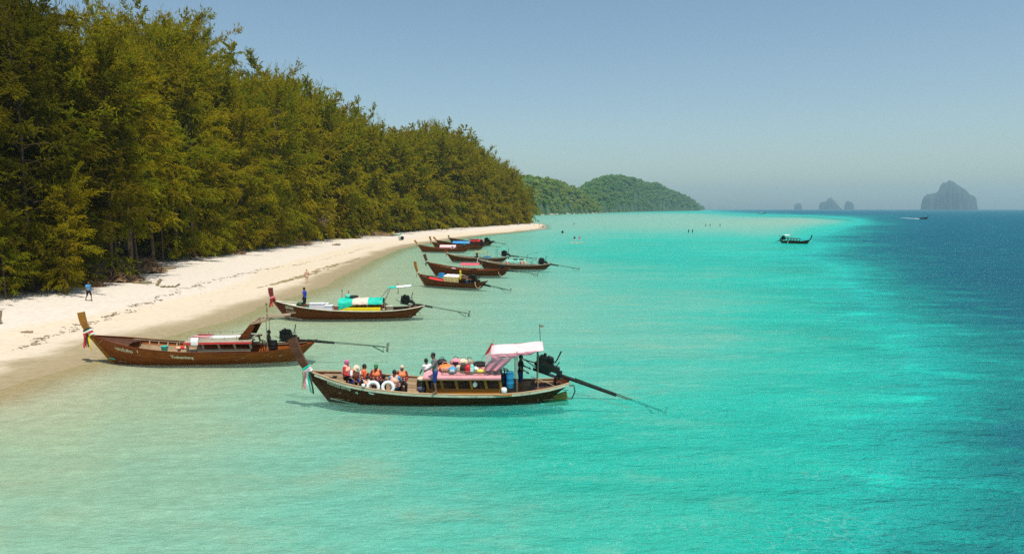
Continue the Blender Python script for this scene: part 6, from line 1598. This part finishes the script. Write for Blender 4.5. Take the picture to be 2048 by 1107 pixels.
for px, py, lab in ((1377, 464, 'left one of a pair of bathers standing in the pale shallows'), (1385, 464, 'right one of a pair of bathers standing in the pale shallows'), (1411.5, 451.5, 'left bather of the pair farther out over the sand bar'), (1420, 451.5, 'right bather of the pair farther out over the sand bar'),
                    (1440, 451.5, 'lone bather right of the pair over the sand bar'), (1086, 455.5, 'bather standing just off the tip of the beach'), (1148, 449, 'bather in the pale water straight out from the beach tip')):
    q = ground(px, py); person(lab, 'stand', (q.x, q.y, -.62), .4, SKIN_D, 1.0, ('short', NAVY), ('shorts', BLACKC), None, HAIR, None, 'bathers in the bay', None, False)
q = ground(1125, 465.5); thing_mesh('buoy', MB().lathe([(.15, -.2), (.35, 0), (.4, .35), (.2, .7), (.05, 1.0)], seg=10), BLACK, None, q, 'dark buoy floating off the tip of the beach', 'buoy')

# ------------------------------------------------------------------ along the sand
DRIFT = wood('driftwood', (.16, .12, .06), (.30, .23, .14), (.22, .20, .08), .9)
rr_ = random.Random(3)
def drift(px, py, ln, r, az, tilt, lab, grp=None, nm='driftwood', cat='driftwood'):
    q = on_sand(px, py); m = MB(); g = random.Random(int(px * 7)); d = Vector((math.cos(az) * math.cos(tilt), math.sin(az) * math.cos(tilt), math.sin(tilt))); pts = []; rs = []
    for i in range(6): pts.append(d * ln * i / 5 + Vector((g.uniform(-.1, .1), g.uniform(-.1, .1), g.uniform(-.06, .06))) * ln * .2 + Vector((0, 0, r * .3))); rs.append(r * g.uniform(.75, 1.1))
    m.tube(pts, rs, 7); m.tube([pts[3], pts[3] + Vector((g.uniform(-.3, .3), g.uniform(-.3, .3), .5)) * ln * .4], [r * .5, r * .2], 5)
    return thing_mesh(nm, m, DRIFT, None, q, lab, cat, grp, False)
drift(313, 571.5, .75, .17, .9, .9, 'upright mossy stump sticking out of the sand, largest of the driftwood', None, 'stump', 'stump')
for px, ln, tl, lab in ((321, .5, .2, 'low mossy driftwood piece next to the stump'), (332, .35, .25, 'small driftwood lump second from the stump'), (340, .35, .3, 'small driftwood lump third from the stump'), (348, .6, .5, 'forked driftwood piece farthest from the stump')):
    drift(px, 574.5, ln, .09, .2, tl, lab, 'driftwood pieces in a line on the white sand')
drift(264, 566, 2.0, .12, .0, .03, 'flat dark plank like log half buried in the white sand', None, 'log', 'log')
drift(285, 540, 3.6, .16, .25, .04, 'greenish log lying in front of the root tangle', None, 'log', 'log')
drift(664, 490, 1.8, .2, .3, .05, 'short dark log on the sand below the far trees', None, 'log', 'log')
drift(42, 665, .7, .07, .3, .05, 'small dark piece of driftwood near the left edge of the sand', None)
drift(1, 648, .95, .08, 2.0, 1.2, 'leaning brown post at the left edge of the beach', None, 'post', 'post')
# eroded banks with roots, brush and litter at the foot of the wood
ROOTM = wood('root_tangle', (.13, .075, .04), (.27, .17, .09), (.20, .12, .07), .95)
def tangle(px, py, w_, d_, h_, n, lab, az=0.0):
    q = on_sand(px, py); g = random.Random(int(px)); e = empty('root_tangle', (q.x, q.y, q.z - .05), az, lab, 'roots')
    m = MB(); rows = []
    for i in range(27):
        u = i / 26 * 2 - 1; rows.append([Vector((w_ / 2 * u + .08 * g.uniform(-1, 1), d_ / 2 * (v + .12 * math.sin(u * 9)), max(0, h_ * .62 * (1 - abs(u) ** 2.5) * (1 - abs(v) ** 2) * (.75 + .35 * math.sin(u * 7 + v * 3)) + g.uniform(-.2, .2) * h_ * .8))) for v in np.linspace(-1, 1, 13)])
    m.grid(rows); m.out('bank', ROOTM, e)
    V = []; F = []
    for k in range(n * 2):
        u = g.uniform(-.95, .95); v = g.uniform(-.9, .6); p = Vector((w_ / 2 * u, d_ / 2 * v, h_ * (1 - u * u) * .8)); d = Vector((g.uniform(-1, 1), g.uniform(-1, .2), g.uniform(-.5, .35))); l = g.uniform(.5, 1.6)
        pts = [p + d * l * t_ + Vector((g.uniform(-.1, .1), g.uniform(-.1, .1), .15 * math.sin(t_ * 3))) for t_ in (0, .35, .7, 1)]; stick(V, F, [(a.x, a.y, max(a.z, .03)) for a in pts], [.05, .035, .025, .012], 4)
    o = link('roots', mesh_np('roots', V, F, ROOTM), e); o['kind'] = 'stuff'
    return e
tangle(215, 562, 6.5, 2.6, 1.5, 70, 'eroded root bank below the bare trunks by the walking boy', .2)
tangle(160, 572, 4.5, 2.2, .9, 55, 'low brown brush heap left of the root bank', .1)
tangle(268, 545, 6.5, 3.0, 1.9, 90, 'tall brown root tangle at the corner of the wood', .9)
tangle(355, 514, 9, 2.6, 1.0, 70, 'long low bank of roots below the old canoe', .2)
tangle(440, 507, 8, 2.6, 1.1, 60, 'brushwood bank in front of the low bushes', .3)
tangle(560, 489, 13, 3.0, 1.5, 80, 'sandy grass and root bank along the middle of the wood', .5)
tangle(670, 476, 14, 3.0, 1.4, 70, 'dark root bank below the bleached dead branches', .6)
tangle(745, 471, 14, 3.0, 1.5, 70, 'last dark root bank before the yellow kayak', .6)
# spiky screw pine
q = on_sand(311, 516); e = empty('screw_pine', q, 0, 'spiky pale screw pine in front of the dark trunks', 'plant'); V = []; F = []
for k in range(34):
    a = k * 2.4; el = .2 + 1.0 * (k / 34); l = 1.9 - .5 * (k / 34); d = Vector((math.cos(a) * math.cos(el), math.sin(a) * math.cos(el), math.sin(el))); s_ = Vector((-math.sin(a), math.cos(a), 0)) * .07
    pts = [Vector((0, 0, .9)) + d * l * t_ - Vector((0, 0, .9 * l * .5 * t_ ** 2.2)) for t_ in (0, .35, .7, 1)]; lf = MB(); lf.grid([[p - s_ * (1 - .9 * i / 3), p + Vector((0, 0, -.02)), p + s_ * (1 - .9 * i / 3)] for i, p in enumerate(pts)])
    lf.out('leaf', _mats.setdefault('screw_pine_leaf', paint('screw_pine_leaf', (.20, .24, .06), .6, .25, 4.)), e)
m = MB(); m.tube([(0, 0, -.1), (.05, 0, .5), (0, 0, 1.0)], [.16, .13, .10], 8)
for k in range(6): a = k * 1.05; m.tube([(0, 0, .45), (math.cos(a) * .5, math.sin(a) * .5, -.1)], .035, 5)
m.out('trunk', DRIFT, e)
# an old canoe under the trees, kayaks and a barrel farther along
def small_hull(px, py, L_, w_, h_, mat, lab, az, nm, cat, deck=None, rock=.5):
    q = on_sand(px, py); e = empty(nm, q, az, lab, cat); rows = []
    for i in range(17):
        u = i / 16 * 2 - 1; hw = w_ / 2 * max(1 - abs(u) ** 2.2, .02) ** .6; up = rock * abs(u) ** 3; rows.append([Vector((u * L_ / 2, hw * math.sin(a), up + h_ * (1 - math.cos(a)) * 1.0)) for a in np.linspace(-1.45, 1.45, 9)])
    MB().grid(rows, Vector((0, 0, .03))).out('hull', mat, e, True)
    if deck:
        rows = [[Vector((r[0].x, r[0].y * v, r[0].z + .08 * (1 - v * v))) for v in (-1, -.5, 0, .5, 1)] for r in rows]
        MB().grid(rows).out('deck', deck, e, True); m = MB(); m.torus((0, 0, h_ * .92 + .07), .3, .03, Matrix.Diagonal((1.4, .8, 1)), 16, 6); m.out('cockpit_rim', BLACK, e)
    return e
small_hull(372, 507, 6.6, .9, .45, wood('old_canoe_wood', (.06, .028, .022), (.12, .06, .05), None, .8), 'old dark wooden canoe lying with its bow raised under the trees', .42, 'canoe', 'canoe', None, .9)
small_hull(777, 468.5, 4.2, .8, .35, YELP, 'yellow kayak drawn up beside the last root bank', -.5, 'kayak', 'kayak', YELP)
small_hull(793, 471, 3.6, .8, .32, TURQ, 'turquoise kayak lying next to the yellow kayak', -.35, 'kayak', 'kayak', TURQ)
q = on_sand(802.5, 480); e = empty('drum', q, -1.1, 'white drum lying on its side with its dark open end showing', 'drum')
rot = Matrix.Rotation(R(90), 3, 'Y'); MB().lathe([(.50, -.8), (.56, -.76), (.56, .74), (.60, .80), (.54, .80), (.52, -.4)], (0, 0, .55), rot, 18).out('shell', WHITEP, e, True); MB().lathe([(.50, .70), (.50, .72)], (0, 0, .55), rot, 18).out('shade_disc', BLACK, e)  # black disc closing the mouth paints the shade of the hollow
# line of weed and bark crumbs left by the tide, and scattered litter
g_ = np.random.default_rng(21); V = []; F = []
def crumb(x, y, l, w_, a):
    z = gz(x, y); c, s_ = math.cos(a), math.sin(a); o = len(V); h = w_ * .45
    for u, v, k in ((-1, -1, 0), (1, -1, 0), (1, 1, 0), (-1, 1, 0), (0, 0, 1)): V.append((x + u * l * c - v * w_ * s_, y + u * l * s_ + v * w_ * c, z - .01 + (h + .01) * k))
    F.extend([(o, o + 1, o + 4), (o + 1, o + 2, o + 4), (o + 2, o + 3, o + 4), (o + 3, o, o + 4)])
WL = [on_sand(*p) for p in ((20, 700), (150, 655), (230, 630), (300, 602), (360, 580), (420, 563), (480, 549), (530, 538), (600, 528), (680, 510), (740, 493))]
for k in range(900):
    u = g_.uniform(0, len(WL) - 1.001); i = int(u); p = WL[i].lerp(WL[i + 1], u - i)
    if math.sin(u * 7.3) + math.sin(u * 17.1) < -.7 and k % 4: continue
    x = p.x + g_.normal() * .22 + .35 * math.sin(u * 9); y = p.y + g_.normal() * .5
    crumb(x, y, g_.uniform(.05, .30), g_.uniform(.03, .09), 1.9 + g_.normal() * .5)
for k in range(260):
    y = g_.uniform(38, 190); xs, xt = float(shore_x(y)), float(tree_x(y)); f_ = g_.uniform(.28, 1.0); crumb(xs + (xt - xs) * f_, y, g_.uniform(.03, .16), g_.uniform(.02, .06), g_.uniform(0, 3))
tag(link('tide_wrack', mesh_np('tide_wrack', V, F, paint('wrack', (.16, .11, .06), .95, .4, 2.0))), 'thin dark line of weed and bark left on the sand by the tide', 'wrack', kind='stuff')

# a runnel of wet sand left by the ebb below the fair haired woman
Q = [on_sand(*p) for p in ((515, 575), (545, 568.5), (575, 561), (600, 553.5), (625, 545.5), (650, 536.5), (668, 530), (690, 525), (706, 521), (722, 514))]
rows = []
for i in range(55):
    u = i / 54 * (len(Q) - 1.001); k = int(u); p = Q[k].lerp(Q[k + 1], u - k); d = (Q[min(k + 1, len(Q) - 1)] - Q[k]).normalized(); s_ = Vector((-d.y, d.x, 0)); w_ = (.10 + .55 * math.sin(i / 54 * math.pi)) * (1 + .5 * math.sin(i * 1.7) * math.sin(i * .6)); r_ = []
    for v in (-1, -.3, .4, 1): c = p + s_ * w_ * v; r_.append(Vector((c.x, c.y, gz(c.x, c.y) + .006)))
    rows.append(r_)
tag(MB().grid(rows).out('wet_sand', paint('wet_sand', (.33, .25, .13), .35, .15, 1.5)), 'curving runnel of wet brown sand across the beach', kind='structure')
